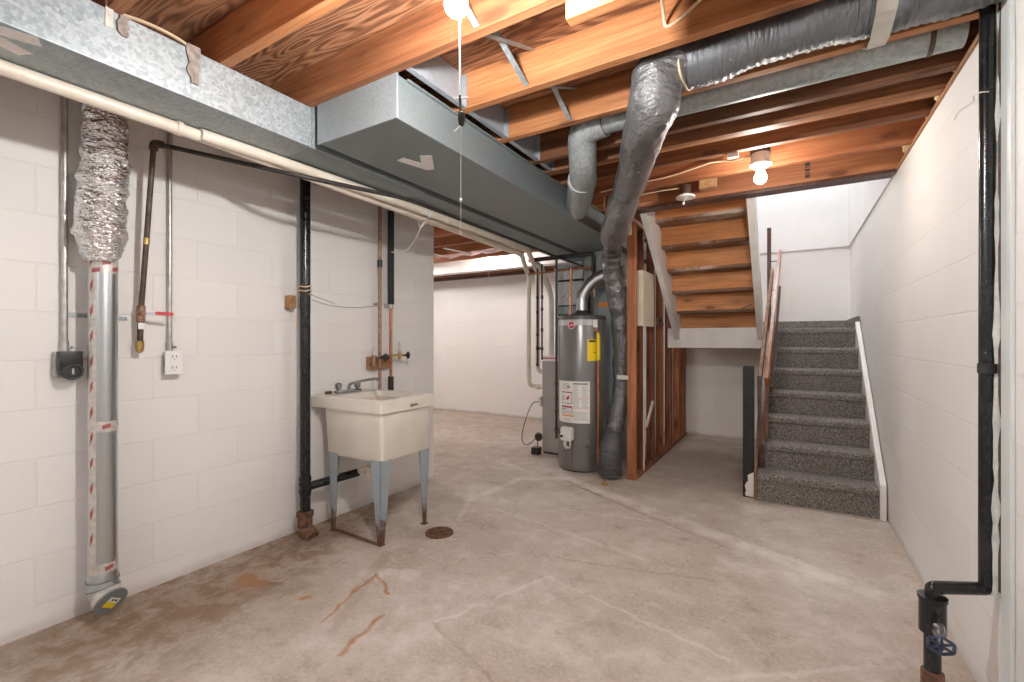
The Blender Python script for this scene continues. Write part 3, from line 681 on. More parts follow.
# black gas line
t = thing('gas_pipe', (-2.55, .95, 1.17), 'thin black iron gas pipe dropping to a red handled valve', 'pipe')
obj('pipe_run', sweep(B(), fillet([(-2.52, .965, 2.115), (-1.983, 1.342, 1.98), (-1.845, 1.905, 2.0), (-1.905, 3.87, 2.005), (-1.91, 4.8, 2.005)], .12), .011, 12), 'iron', t)
obj('drop', sweep(B(), [(-2.52, .965, 2.12), (-2.60, .945, 1.345)], .0115, 12), 'ironbrown', t)
b = B(); sweep(b, fillet([(-2.524, .966, 2.085), (-2.52, .965, 2.117), (-2.50, .995, 2.113)], .02), .018, 14); obj('elbow', b, 'ironbrown', t)
b = B(); cyl(b, (-2.566, .954, 1.68), (-2.569, .953, 1.65), .0135, 12); obj('brass_collar', b, 'brass', t)
b = B(); cyl(b, (-2.598, .945, 1.365), (-2.602, .944, 1.29), .017, 14); cyl(b, (-2.60, .945, 1.33), (-2.572, .945, 1.33), .012, 12); vb = obj('valve_body', b, 'coppergrime', t)
b = B(); obox(b, (-2.57, .95, 1.332), (-2.556, 1.0, 1.331), (.002, 0, 0), (0, 0, .004)); obj('lever', b, 'chrome', vb, 0)
b = B(); obox(b, (-2.557, .985, 1.331), (-2.545, 1.055, 1.329), (.004, 0, 0), (0, 0, .008), .003); obj('red_grip', b, 'redlabel', vb)
b = B(); cyl(b, (-2.602, .944, 1.295), (-2.605, .942, 1.185), .0125, 12); obj('lower_nipple', b, 'ironbrown', t)
b = B(); box(b, -2.592, -2.586, .93, .952, 1.255, 1.285); obj('paper_tag', b, 'labelwhite', t, 0)
b = B(); cyl(b, (-2.605, .942, 1.20), (-2.606, .942, 1.165), .018, 8); lathe(b, [(.017, 0), (.014, -.014), (.006, -.02), (0, -.021)], (-2.606, .942, 1.165)); obj('brass_cap', b, 'brass', t)

# foil dryer vent
t = thing('dryer_vent_pipe', (-2.56, .793, 0), 'silver foil and aluminium vent pipe standing against the left wall', 'duct')
N_ = 260; path = [(-2.555 + .006 * math.sin(i * .03), .79 + .010 * math.sin(i * .019), 2.26 - i * (.72 / N_)) for i in range(N_ + 1)]
rad = []
for i in range(N_ + 1):
    f = i / N_; r_ = .068 + .015 * math.sin(min(1, f * 1.1) * PI * .55) + .003 * math.sin(f * 40)
    if f > .86: r_ = .081 - .029 * (f - .86) / .14
    rad.append(r_)
def crinkle(p, i, a):
    q = V((p.x * 1.0, p.y * 1.0, p.z * 2.0))
    return .010 * noise.noise(q * 20) + .008 * (.5 - abs(noise.noise(q * 33 + V((7, 0, 0))))) + .006 * (.4 - abs(noise.noise(q * 70))) + .003 * noise.noise(q * 150)
b = B(); sweep(b, path, rad, 110, True, crinkle)
obj('crinkled_foil_sleeve', b, 'foil', t, 25)
b = B(); cyl(b, (-2.56, .793, 1.62), (-2.56, .793, .20), .05, 40); obj('rigid_pipe', b, 'alu', t)
def ang_patch(bm, c, r, a0, a1, z0, z1, n=10, th=.001, slope=0.):
    """curved sheet on an upright cylinder; angles in degrees from +X, counter-clockwise"""
    lo = []
    for rr in (r, r + th):
        for z in (z0, z1):
            lo.append([bm.verts.new((c[0] + rr * math.cos(math.radians(a0 + (a1 - a0) * k / n)), c[1] + rr * math.sin(math.radians(a0 + (a1 - a0) * k / n)), z + slope * k / n)) for k in range(n + 1)])
    A, Bq, C, D = lo
    for k in range(n):
        bm.faces.new((C[k], C[k + 1], D[k + 1], D[k])); bm.faces.new((A[k + 1], A[k], Bq[k], Bq[k + 1])); bm.faces.new((A[k], A[k + 1], C[k + 1], C[k])); bm.faces.new((Bq[k + 1], Bq[k], D[k], D[k + 1]))
    for k in (0, n): bm.faces.new((A[k], C[k], D[k], Bq[k]))
VC = (-2.56, .793)
b = B(); ang_patch(b, VC, .0502, -80, -42, .20, 1.56, 6); tp = obj('foil_tape_seam', b, 'alu_tape', t, 60)
for z0, z1 in ((.81, .855), (.205, .245), (1.49, 1.575)):
    b = B(); ang_patch(b, VC, .0504, -96, 76, z0, z1, 14, .0012); obj('foil_tape_band', b, 'alu_tape', t, 60)
def redp(r, a0, a1, z0, z1, sl):
    b = B(); ang_patch(b, VC, r, a0, a1, z0, z1, 5, .0006, sl); obj('red_tape_print', b, 'redprint', t, 60)
for i in range(12): redp(.0514, -70, -56, .33 + i * .108, .362 + i * .108, .022)
for z, a in ((.832, -20), (.224, -10), (1.50, -60), (1.535, -20), (1.51, 20)): redp(.0518, a, a + 32, z - .01, z + .008, .006)
for z, a in ((1.565, -75), (1.60, -30), (1.575, 5)): redp(.066, a, a + 26, z - .008, z + .005, .008)
el = [(-2.56, .793, .22), (-2.56, .793, .165), (-2.556, .794, .128), (-2.54, .797, .097), (-2.505, .802, .080)]
b = B(); sweep(b, el[:2], [.05, .054], 36); sweep(b, [el[1], el[2]], [.054, .056], 36); sweep(b, el[2:4], [.056, .056], 36); obj('elbow', b, 'alu', t, 30)
b = B(); sweep(b, [(-2.537, .797, .096), el[4]], [.058, .058], 36); obj('taped_elbow_end', b, 'alu_tape', t)
for k in (1, 2, 3):
    q = V(el[k]); e_ = (V(el[k + 1]) - V(el[k - 1])).normalized() * .003; obj('elbow_seam', sweep(B(), [q - e_, q + e_], .0575, 36), 'galv_dull_shaded', t)
dd = (V(el[4]) - V(el[3])).normalized()
b = B(); sweep(b, [V(el[4]) - dd * .004, V(el[4]) + dd * .004], .0605, 36); cp = obj('end_cap', b, 'galv_dull_shaded', t)
u = dd.cross(V((0, 0, 1))).normalized(); w = u.cross(dd)
ra = (u * .8 + w * .6).normalized(); rb = dd.cross(ra)
b = B(); c0 = V(el[4]) + dd * .0045 - w * .012; obox(b, c0 - ra * .026 - rb * -.006, c0 + ra * .026 - rb * -.006, rb * .012, dd * .0006); lab = obj('yellow_sticker', b, 'yellow', cp, 0)
b = B(); obox(b, c0 - ra * .026 - rb * .017, c0 + ra * .026 - rb * .017, rb * .010, dd * .0006); obj('white_sticker', b, 'labelwhite', cp, 0)
b = B(); obox(b, c0 - ra * .016 - rb * .017 + dd * .001, c0 - ra * .004 - rb * .017 + dd * .001, rb * .004, dd * .0003); obox(b, c0 + ra * .002 - rb * .017 + dd * .001, c0 + ra * .012 - rb * .017 + dd * .001, rb * .004, dd * .0003); obj('sticker_print', b, 'ink', cp, 0)
b = B(); obox(b, (-2.655, .705, 1.313), (-2.655, .91, 1.305), (.0015, 0, 0), (0, 0, .008)); obj('pipe_strap', b, 'galv', t, 0)

# conduits with boxes
t = thing('power_conduit', (-2.64, .69, 1.03), 'steel conduit ending in a black round receptacle, nearest the left edge', 'conduit')
obj('tube', cyl(B(), (-2.642, .69, 2.25), (-2.642, .69, 1.15), .0115, 14), 'conduit', t)
b = B(); cyl(b, (-2.642, .69, 1.20), (-2.642, .69, 1.15), .015, 12); box(b, -2.645, -2.62, .71, .716, 1.168, 1.176); obj('connector', b, 'conduit', t)
for z in (1.62, 1.9): obj('clip', cyl(B(), (-2.642, .69, z), (-2.642, .69, z + .012), .0135, 12), 'conduit', t)
b = B(); box(b, -2.658, -2.625, .655, .73, 1.045, 1.155, .004); obj('back_box', b, 'conduit', t, 0)
b = B(); box(b, -2.626, -2.585, .66, .735, 1.075, 1.157, .004); cyl(b, (-2.625, .70, 1.075), (-2.582, .70, 1.075), .036, 28); rc = obj('black_receptacle', b, 'blackplastic', t)
b = B(); lathe(b, [(.036, 0), (.032, .012), (.024, .012), (.021, .003), (0, .003)], (-2.582, .70, 1.072), (1, 0, 0), 28); obj('round_socket', b, 'slot', rc)
b = B(); obox(b, (-2.577, .70, 1.085), (-2.577, .70, 1.06), (0, .004, 0), (.001, 0, 0)); obox(b, (-2.577, .688, 1.075), (-2.577, .682, 1.068), (0, .002, .002), (.001, 0, 0)); obj('blade_slot', b, 'chrome', rc, 0)
t = thing('outlet_conduit', (-2.64, 1.08, 1.04), 'steel conduit ending in a white duplex outlet beside the gas valve', 'conduit')
obj('tube', cyl(B(), (-2.642, 1.078, 2.25), (-2.642, 1.078, 1.15), .0105, 14), 'conduit', t)
b = B(); cyl(b, (-2.642, 1.078, 1.195), (-2.642, 1.078, 1.15), .014, 12); box(b, -2.645, -2.62, 1.095, 1.10, 1.165, 1.173); obj('connector', b, 'conduit', t)
obj('clip', cyl(B(), (-2.642, 1.078, 1.63), (-2.642, 1.078, 1.645), .013, 12), 'conduit', t)
b = B(); box(b, -2.658, -2.612, 1.055, 1.11, 1.045, 1.145, .003); obj('back_box', b, 'conduit', t, 0)
b = B(); box(b, -2.612, -2.605, 1.045, 1.12, 1.035, 1.152, .003); pl = obj('cover_plate', b, 'white', t, 0)
for z in (1.12, 1.066):
    b = B(); box(b, -2.606, -2.602, 1.066, 1.099, z - .018, z + .018, .001); fc = obj('socket_face', b, 'white', pl, 0)
    b = B(); box(b, -2.603, -2.6015, 1.073, 1.076, z - .002, z + .010); box(b, -2.603, -2.6015, 1.089, 1.092, z - .002, z + .010); box(b, -2.603, -2.6015, 1.0805, 1.0845, z - .013, z - .008); obj('socket_slots', b, 'slot', pl, 0)

# black drain stack
t = thing('drain_stack', (-2.55, 1.76, 0), 'tall black waste stack with a rusty hub next to the laundry sink', 'pipe')
SX, SY = -2.555, 1.765
obj('pipe_run', cyl(B(), (SX, SY, 2.25), (SX, SY, .13), .031, 24), 'stack', t)
b = B()
for z in (.315, .345, .27): cyl(b, (SX, SY, z), (SX, SY, z + .012), .037, 24)
cyl(b, (SX, SY, .25), (SX, SY, .37), .034, 24); obj('tee_fitting', b, 'stack', t)
b = B(); sweep(b, [(SX, SY, .30), (SX + .02, SY + .09, .305), (SX + .09, SY + .33, .325)], .026, 20); obj('sink_branch', b, 'stack', t)
b = B(); lathe(b, [(.038, .155), (.05, .15), (.05, .125), (.043, .12), (.043, .06), (.035, .05), (.035, .03)], (SX, SY, 0)); sweep(b, [(SX, SY, .06), (SX + .02, SY + .0, .03), (SX + .07, SY + .005, .005)], [.037, .045, .04], 20); obj('rusty_hub', b, 'rust', t)
b = B(); sweep(b, [(SX + math.cos(a) * .037, SY + math.sin(a) * .037, 1.485 + .004 * math.sin(a * 3) + a * .004) for a in [i * .35 for i in range(40)]], .004, 6); obj('tied_cord', b, 'cable', t)
b = B(); box(b, -2.655, -2.60, 1.695, 1.735, 1.40, 1.48, .004); box(b, -2.60, -2.585, 1.705, 1.715, 1.40, 1.475)
tag(obj('wood_block', b, 'oldwood', None, 0), 'small brown wood block on the wall beside the black stack', 'block')
cable([(-2.53, 1.79, 1.485), (-2.60, 1.95, 1.465), (-2.645, 2.05, 1.455)], .0018, 'greycable', 'thin wire from the black stack to the wall, short upper one', 'wire', 6, 'wire')
cable([(-2.53, 1.79, 1.455), (-2.60, 1.98, 1.435), (-2.62, 2.2, 1.435), (-2.60, 2.4, 1.462)], .0018, 'greycable', 'thin sagging wire from the black stack to the copper pipes', 'wire', 6, 'wire')

# water supply pipes behind the sink
t = thing('supply_pipe', (-2.60, 2.41, .8), 'paint spotted copper supply pipe standing behind the sink', 'pipe')
obj('pipe_run', cyl(B(), (-2.60, 2.41, 2.25), (-2.60, 2.41, .62), .0125, 14), 'coppergrime', t)
b = B(); cyl(b, (-2.60, 2.41, 1.80), (-2.60, 2.41, 1.745), .019, 12); obj('black_clamp', b, 'blackplastic', t)
b = B(); cyl(b, (-2.60, 2.41, 1.485), (-2.60, 2.41, 1.465), .017, 12); box(b, -2.655, -2.6, 2.40, 2.42, 1.47, 1.48); obj('wall_bracket', b, 'coppergrime', t)
b = B(); cyl(b, (-2.60, 2.41, 1.075), (-2.57, 2.325, 1.075), .011, 10); cyl(b, (-2.572, 2.33, 1.02), (-2.572, 2.33, 1.10), .012, 10); obj('valve_body', b, 'coppergrime', t)
b = B(); cyl(b, (-2.572, 2.33, 1.09), (-2.572, 2.33, 1.16), .008, 10); obj('air_chamber', b, 'strap', t)
def wheel(bm, c, ax, r, rt=.0035, spokes=4, n=24):
    ax = V(ax).normalized(); c = V(c); a = V((0, 0, 1)) if abs(ax.z) < .9 else V((1, 0, 0)); u = (a - ax * a.dot(ax)).normalized(); w = ax.cross(u)
    ring = [c + (u * math.cos(2 * PI * k / n) + w * math.sin(2 * PI * k / n)) * r * (1 + .06 * math.cos(k * 2 * PI * 6 / n)) for k in range(n + 1)]
    sweep(bm, ring, rt, 8, False)
    for k in range(spokes):
        an = 2 * PI * k / spokes; e = u * math.cos(an) + w * math.sin(an); cyl(bm, c, c + e * r, rt * .9, 6)
    cyl(bm, c - ax * .006, c + ax * .008, r * .3, 12)
b = B(); cyl(b, (-2.60, 2.41, 1.08), (-2.545, 2.41, 1.08), .012, 10); wheel(b, (-2.54, 2.41, 1.08), (1, -.2, 0), .022, .006, 5); obj('hand_wheel', b, 'iron', t)
t = thing('supply_pipe', (-2.60, 2.52, .8), 'copper supply pipe with a black foam sleeve above, nearest the wall end', 'pipe')
obj('pipe_run', cyl(B(), (-2.60, 2.52, 1.47), (-2.60, 2.52, .6), .0115, 14), 'copper', t)
obj('foam_sleeve', cyl(B(), (-2.60, 2.52, 2.25), (-2.60, 2.52, 1.48), .024, 18), 'foam', t)
obj('foam_sleeve', cyl(B(), (-2.60, 2.52, .93), (-2.60, 2.52, .62), .021, 18), 'foam', t)
b = B(); box(b, -2.655, -2.6, 2.50, 2.515, 1.455, 1.48); cyl(b, (-2.60, 2.52, 1.475), (-2.60, 2.52, 1.45), .016, 12); obj('wall_bracket', b, 'conduit', t)
b = B(); cyl(b, (-2.60, 2.52, 1.09), (-2.55, 2.605, 1.09), .010, 10); cyl(b, (-2.565, 2.58, 1.06), (-2.565, 2.58, 1.12), .012, 10); obj('valve_body', b, 'brass', t)
b = B(); cyl(b, (-2.565, 2.58, 1.11), (-2.565, 2.58, 1.19), .008, 10); obj('air_chamber', b, 'strap', t)
b = B(); cyl(b, (-2.55, 2.60, 1.09), (-2.54, 2.635, 1.09), .008, 10); wheel(b, (-2.538, 2.64, 1.09), (.4, 1, 0), .022, .006, 5); obj('hand_wheel', b, 'iron', t)
b = B(); box(b, -2.658, -2.625, 2.33, 2.535, .99, 1.085, .004)
tag(obj('mounting_board', b, 'oldwood', None, 0), 'orange brown board on the wall behind the two copper pipes', 'board')

# ================================================================== LAUNDRY SINK
t = thing('laundry_sink', (-2.3, 2.1, 0), 'cream plastic laundry tub on four rusty grey metal legs', 'sink')
X0, X1, Y0, Y1 = -2.645, -2.005, 1.868, 2.335
b = B(); loft(b, [rrect(-2.50, -2.045, 1.905, 2.30, .02, .482), rrect(-2.515, -2.03, 1.892, 2.312, .022, .50), rrect(-2.54, -2.022, 1.884, 2.322, .022, .79), rrect(-2.50, -2.05, 1.91, 2.29, .03, .80), rrect(-2.44, -2.07, 1.93, 2.27, .04, .60), rrect(-2.41, -2.10, 1.96, 2.24, .05, .51)])
bs = obj('basin', b, 'tub', t, 40)
b = B(); loft(b, [rrect(-2.50, -2.045, 1.905, 2.295, .03, .781), rrect(X0, X1, Y0, Y1, .012, .778), rrect(X0, X1, Y0, Y1, .016, .845), rrect(X0 + .008, X1 - .008, Y0 + .008, Y1 - .008, .018, .854), rrect(-2.475, -2.045, 1.905, 2.295, .03, .852), rrect(-2.465, -2.055, 1.915, 2.285, .03, .80)], False, False)
obj('rim', b, 'tub', t, 40)
b = B(); loft(b, [rrect(-2.466, -2.054, 1.914, 2.286, .03, .815), rrect(-2.44, -2.07, 1.93, 2.27, .04, .60), rrect(-2.41, -2.10, 1.96, 2.24, .05, .508)], False, True); obj('inner_lining', b, 'tubin', t, 40)
b = B(); box(b, -2.004, -2.001, 2.10, 2.17, .796, .812, .001); np_ = obj('maker_plate', b, 'strap', t, 0)
b = B(); box(b, -2.0012, -2.0004, 2.108, 2.122, .799, .809); box(b, -2.0012, -2.0004, 2.128, 2.162, .802, .807); obj('plate_print', b, 'slot', np_, 0)
# legs: L section sheet, tapering
def leg_bm(cx, cy, sx, sy):
    b = B(); zt, zb = .50, 0.
    fx, fy = cx - sx * .012, cy - sy * .012
    for dx, dy in ((sx, 0), (0, sy)):
        wt, wb, th = .085, .028, .004
        d = V((-dx, -dy, 0)); n_ = V((-sx, 0, 0)) if dy else V((0, -sy, 0))
        prism(b, [V((cx, cy, zt)), V((cx, cy, zt)) + d * wt, V((fx, fy, zb)) + d * wb, V((fx, fy, zb))], n_ * th)
    box(b, fx - .018 - sx * .010, fx + .018 - sx * .010, fy - .018 - sy * .010, fy + .018 - sy * .010, 0, .006); return b
for cx, cy, sx, sy in ((-2.035, 1.892, 1, -1), (-2.035, 2.31, 1, 1), (-2.50, 1.892, -1, -1), (-2.50, 2.31, -1, 1)): obj('leg', leg_bm(cx, cy, sx, sy), 'leg', t, 0)
b = B(); obox(b, (-2.49, 1.915, .012), (-2.06, 1.895, .012), (0, .006, 0), (0, 0, .006)); obj('foot_bar', b, 'rust', t, 0)
f = obj('faucet', box(B(), -2.565, -2.525, 1.98, 2.18, .855, .875, .006), 'chrome', t)
b = B(); sweep(b, fillet([(-2.54, 2.08, .87), (-2.535, 2.08, .91), (-2.44, 2.10, .935), (-2.325, 2.13, .955), (-2.30, 2.135, .925)], .03), [.011] * 7 + [.009] * 16, 14); obj('spout', b, 'chrome', f)
for y in (2.0, 2.155):
    b = B(); lathe(b, [(.012, 0), (.012, .01), (.022, .015), (.022, .045), (.016, .052), (0, .053)], (-2.545, y, .872), n=8); obj('tap_handle', b, 'chrome', f)
b = B(); box(b, -2.59, -2.57, 1.93, 1.975, .853, .872, .003); obj('soap_residue', b, 'rust', f, 0)
b = B(); cyl(b, (-2.28, 2.08, .50), (-2.28, 2.08, .40), .022, 16); sp_ = obj('tailpiece', b, 'ironbrown', t)
b = B(); sweep(b, fillet([(-2.28, 2.08, .42), (-2.28, 2.08, .31), (-2.34, 2.085, .31), (-2.34, 2.085, .38), (-2.46, 2.10, .33)], .035), .022, 16); cyl(b, (-2.28, 2.08, .43), (-2.28, 2.08, .40), .03, 16); obj('trap', b, 'pvc', sp_)
# drain cover
t = thing('floor_drain', (-1.875, 2.225, 0), 'round rusty floor drain grate beside the sink leg', 'drain')
b = B(); lathe(b, [(.088, 0), (.088, .006), (.08, .01), (.074, .008), (.074, .003), (0, .003)], (-1.875, 2.225, 0), n=36); obj('grate_plate', b, 'rust', t)
b = B()
for i in range(-3, 4):
    w_ = math.sqrt(.074 ** 2 - (i * .021) ** 2); box(b, -1.875 - w_, -1.875 + w_, 2.225 + i * .021 - .004, 2.225 + i * .021 + .004, .003, .0095)
for i in range(-3, 4):
    w_ = math.sqrt(.074 ** 2 - (i * .021) ** 2); box(b, -1.875 + i * .021 - .004, -1.875 + i * .021 + .004, 2.225 - w_, 2.225 + w_, .003, .0092)
obj('grate_bars', b, 'rust', t, 0)

# ================================================================== FURNACE CORNER
HC = (-1.70, 4.10); HR = .222
dv = V((.383, -.924)); AZ0 = math.degrees(math.atan2(dv.y, dv.x))           # azimuth facing the room
t = thing('water_heater', (*HC, 0), 'tall grey cylindrical water heater with white and yellow labels', 'water heater')
b = B(); lathe(b, [(HR - .012, .012), (HR - .003, .02), (HR, .06), (HR, 1.415), (HR - .004, 1.43)], (*HC, 0), n=72); obj('tank_jacket', b, 'heater', t, 30)
b = B(); lathe(b, [(HR + .004, 1.40), (HR + .004, 1.425), (HR - .012, 1.44), (0, 1.445)], (*HC, 0), n=72); obj('top_cap', b, 'heatertop', t, 30)
b = B(); lathe(b, [(HR - .03, 0), (HR - .03, .02)], (*HC, 0), n=48); obj('base_ring', b, 'blackplastic', t)
b = B(); ang_patch(b, HC, HR + .0006, AZ0 - 74, AZ0 + 36, 1.345, 1.395, 24, .001); obj('top_band', b, 'clearband', t, 60)
b = B(); ang_patch(b, HC, HR + .002, AZ0 + 27, AZ0 + 39, 1.325, 1.395, 5, .0015); obj('corner_sticker', b, 'labelwhite', t, 60)
b = B(); ang_patch(b, HC, HR + .0006, AZ0 - 70, AZ0 + 19, .452, .832, 24, .0008); wl = obj('warning_label', b, 'labelwhite', t, 60)
def lab(z0, z1, f0, f1, mat, name, par, o=.0016, A=-70, Bz=19):
    b = B(); ang_patch(b, HC, HR + o, AZ0 + A + (Bz - A) * f0, AZ0 + A + (Bz - A) * f1, z0, z1, 8, .0005); return obj(name, b, mat, par, 60)
b = B()
def strip(z0, z1, f0, f1, o=.0016, A=-70, Bz=19): ang_patch(b, HC, HR + o, AZ0 + A + (Bz - A) * f0, AZ0 + A + (Bz - A) * f1, z0, z1, 6, .0004)
for f0, f1 in ((.56, .72), (.78, .95)):
    for i in range(11): strip(.685 + i * .0105, .690 + i * .0105, f0, f1 - .03 * (i % 3))
obj('small_print', b, 'greyink', wl, 60); b = B()
for f0, f1 in ((.56, .74), (.78, .96)):
    for i in range(7): strip(.595 + i * .0105, .600 + i * .0105, f0, f1 - .02 * (i % 4))
for i in range(8): strip(.475 + i * .011, .480 + i * .011, .56, .95 - .03 * (i % 3))
obj('small_print', b, 'greyink', wl, 60); b = B()
for i in range(3): strip(.468 + i * .01, .472 + i * .01, .2, .5)
obj('small_print', b, 'greyink', wl, 60); b = B()
for i in range(5): strip(.76 + i * .011, .765 + i * .011, .22, .44)
obj('small_print', b, 'greyink', wl, 60); b = B()
for i in range(5): strip(.535 + i * .01, .539 + i * .01, .30, .48)
obj('small_print', b, 'greyink', wl, 60)
b = B(); strip(.805, .815, .55, .95); strip(.775, .785, .38, .47)
for z0, z1 in ((.625, .728), (.535, .592)):
    strip(z0, z0 + .004, .18, .53); strip(z1 - .004, z1, .18, .53); strip(z0, z1, .18, .195); strip(z0, z1, .515, .53)
strip(.565, .575, .22, .29, .002); strip(.545, .552, .27, .31, .002); strip(.655, .70, .245, .265, .002)
obj('black_print', b, 'ink', wl, 60)
b = B(); strip(.728, .734, .18, .53, .0019); strip(.592, .604, .18, .53, .0019); strip(.668, .69, .36, .45, .0019); strip(.66, .672, .33, .40, .0019); strip(.688, .702, .42, .45, .0019); strip(.672, .676, .55, .97, .0019); strip(.585, .588, .55, .97, .0019); obj('red_print', b, 'redlabel', wl, 60)
b = B(); strip(.508, .522, .18, .56, .0019); obj('orange_bar', b, 'orange', wl, 60)
b = B(); ang_patch(b, HC, HR + .0006, AZ0 + 13, AZ0 + 49, 1.02, 1.215, 12, .0012); yl = obj('energy_label', b, 'yellow', t, 60)
b = B(); strip(1.19, 1.208, .1, .55, .0022, 13, 49); strip(1.19, 1.208, .85, .95, .0022, 13, 49); strip(1.09, 1.096, .4, .6, .0022, 13, 49); obj('label_print', b, 'ink', yl, 60)
# logo: white ring, red disc and white word, wrapped on the jacket
def wrap_disc(r0, off, mat, name, par, zc, ac, n=40):
    b = B(); pts = []
    for k in range(n):
        a = 2 * PI * k / n; an = math.radians(AZ0 + ac) + r0 * math.cos(a) / HR
        pts.append((HC[0] + (HR + off) * math.cos(an), HC[1] + (HR + off) * math.sin(an), zc + r0 * math.sin(a)))
    rd = V((math.cos(math.radians(AZ0 + ac)), math.sin(math.radians(AZ0 + ac)), 0)); prism(b, pts, rd * .0008); return obj(name, b, mat, par, 0)
lg = wrap_disc(.036, .001, 'labelwhite', 'round_logo', t, 1.345, -25)
wrap_disc(.031, .002, 'redlabel', 'logo_disc', lg, 1.345, -25)
cu = bpy.data.curves.new('word', 'FONT'); cu.body = 'Rheem'; cu.size = .0225; cu.align_x = 'CENTER'; cu.align_y = 'CENTER'; cu.extrude = .0004
tmp = bpy.data.objects.new('word', cu); COL.objects.link(tmp); bpy.context.view_layer.update()
me = bpy.data.meshes.new_from_object(tmp.evaluated_get(bpy.context.evaluated_depsgraph_get())); bpy.data.objects.remove(tmp)
b = B(); b.from_mesh(me); bpy.data.meshes.remove(me)
for v in b.verts:
    x, y, z = v.co; y += x * .25; an = math.radians(AZ0 - 25) + x / HR; rr = HR + .0034 + z; v.co = V((HC[0] + rr * math.cos(an), HC[1] + rr * math.sin(an), 1.345 + y))
obj('logo_lettering', b, 'labelwhite', lg, 0)
def hp(az, out, z):                                   # point near the jacket
    a = math.radians(AZ0 + az); return V((HC[0] + (HR + out) * math.cos(a), HC[1] + (HR + out) * math.sin(a), z))
def hd(az): a = math.radians(AZ0 + az); return V((math.cos(a), math.sin(a), 0))
b = B(); d = hd(-32); s_ = V((-d.y, d.x, 0)); obox(b, hp(-32, -.005, .355), hp(-32, .065, .355), s_ * .058, V((0, 0, .062)), .012); gv = obj('gas_control', b, 'white', t, 30)
b = B(); lathe(b, [(.012, 0), (.012, .012), (0, .012)], hp(-32, .066, .335) - s_ * .03, d, 14); obj('control_knob', b, 'ink', gv)
b = B(); sweep(b, crom([hp(-30, .05, .30), hp(-30, .07, .26), hp(-24, .06, .235), hp(-22, .05, .27), hp(-24, .045, .30)], 6), .007, 8); sweep(b, crom([hp(-36, .04, .30), hp(-34, .06, .255), hp(-30, .05, .22)], 6), .008, 8); obj('thermocouple_leads', b, 'strap', gv)
b = B(); d = hd(14); lathe(b, [(.030, 0), (.030, .012), (.018, .016), (.016, .04), (0, .04)], hp(14, 0, .275), d, 20); obj('drain_cock', b, 'heater', t)
b = B(); ang_patch(b, HC, HR + .001, AZ0 - 62, AZ0 + 6, .075, .225, 16, .003); obj('access_panel', b, 'heater', t, 60)
b = B(); ang_patch(b, HC, HR + .004, AZ0 - 36, AZ0 - 22, .06, .25, 6, .012); obj('air_channel', b, 'heater', t, 60)
b = B(); sweep(b, fillet([hp(34, -.02, 1.285), hp(35, .03, 1.29), hp(36, .03, 1.25), hp(36, .03, .085)], .02), .0125, 14); rp = obj('relief_pipe', b, 'copper', t)
b = B(); cyl(b, hp(36, .03, 1.27), hp(36, .03, 1.03), .0165, 14); obj('yellow_tag_sleeve', b, 'yellow', rp)
b = B(); lathe(b, [(.026, 0), (.026, .006), (.02, .02)], hp(34, -.004, 1.30), hd(34), 16); obj('valve_flange', b, 'coppergrime', rp)
b = B(); lathe(b, [(.075, 1.445), (.075, 1.452), (.05, 1.49), (.05, 1.50)], (*HC, 0)); 
for k in range(4): a = k * PI / 2 + .5; cyl(b, (HC[0] + .085 * math.cos(a), HC[1] + .085 * math.sin(a), 1.44), (HC[0] + .07 * math.cos(a), HC[1] + .07 * math.sin(a), 1.475), .004, 6)
obj('draft_hood', b, 'ink', t)
# flue pipe
t = thing('flue_pipe', (*HC, 1.5), 'silver elbowed flue pipe rising from the water heater top', 'flue')
b = B(); sweep(b, [(HC[0], HC[1], 1.49), (HC[0], HC[1], 1.60)], .055, 28); obj('riser', b, 'alu', t)
b = B(); sweep(b, [(HC[0], HC[1], 1.595), (HC[0] + .015, HC[1] + .002, 1.65), (HC[0] + .065, HC[1] + .01, 1.725), (HC[0] + .14, HC[1] + .02, 1.79), (HC[0] + .225, HC[1] + .03, 1.82)], .057, 28); obj('adjustable_elbow', b, 'alu', t, 20)
b = B(); sweep(b, [(HC[0] + .21, HC[1] + .028, 1.817), (HC[0] + .40, HC[1] + .05, 1.84)], .055, 28); obj('slanted_run', b, 'alu', t)
# water lines
t = thing('water_line', (-1.8, 4.15, 1.9), 'thin copper water line turning down into the heater top', 'pipe')
obj('pipe_run', sweep(B(), fillet([(-2.32, 4.17, 1.89), (-1.79, 4.15, 1.905), (-1.60, 4.15, 1.905)], .03), .011, 12), 'copper', t)
obj('heater_drop', cyl(B(), (-1.80, 4.09, 1.905), (-1.80, 4.05, 1.44), .012, 12), 'copper', t)
obj('tee_fitting', sweep(B(), [(-1.83, 4.15, 1.904), (-1.77, 4.15, 1.905)], .016, 12), 'copper', t)
t = thing('water_line', (-1.617, 4.15, 2.03), 'black foam wrapped water line dropping to the heater top', 'pipe')
obj('foam_run', sweep(B(), fillet([(-2.30, 4.15, 2.03), (-1.60, 4.14, 2.03), (-1.60, 4.14, 1.86)], .03), .022, 16), 'foam', t)
obj('bare_drop', cyl(B(), (-1.60, 4.14, 1.90), (-1.60, 4.12, 1.44), .013, 12), 'ironbrown', t)
b = B(); cyl(b, (-1.60, 4.135, 1.70), (-1.60, 4.135, 1.62), .017, 10); obj('paper_tag', b, 'cream', t)
t = thing('gas_drop_pipe', (-1.93, 3.96, .3), 'black iron gas drop pipe turning into the heater gas control', 'pipe')
gl = hp(-40, .045, .36)
obj('pipe_run', sweep(B(), fillet([(-1.905, 3.97, 1.98), (-1.905, 3.97, .345), (gl.x, gl.y, .345)], .02), .0115, 12), 'iron', t)
for z in (.78, .64, .52): obj('union', cyl(B(), (-1.905, 3.97, z), (-1.905, 3.97, z + .03), .017, 10), 'ironbrown', t)
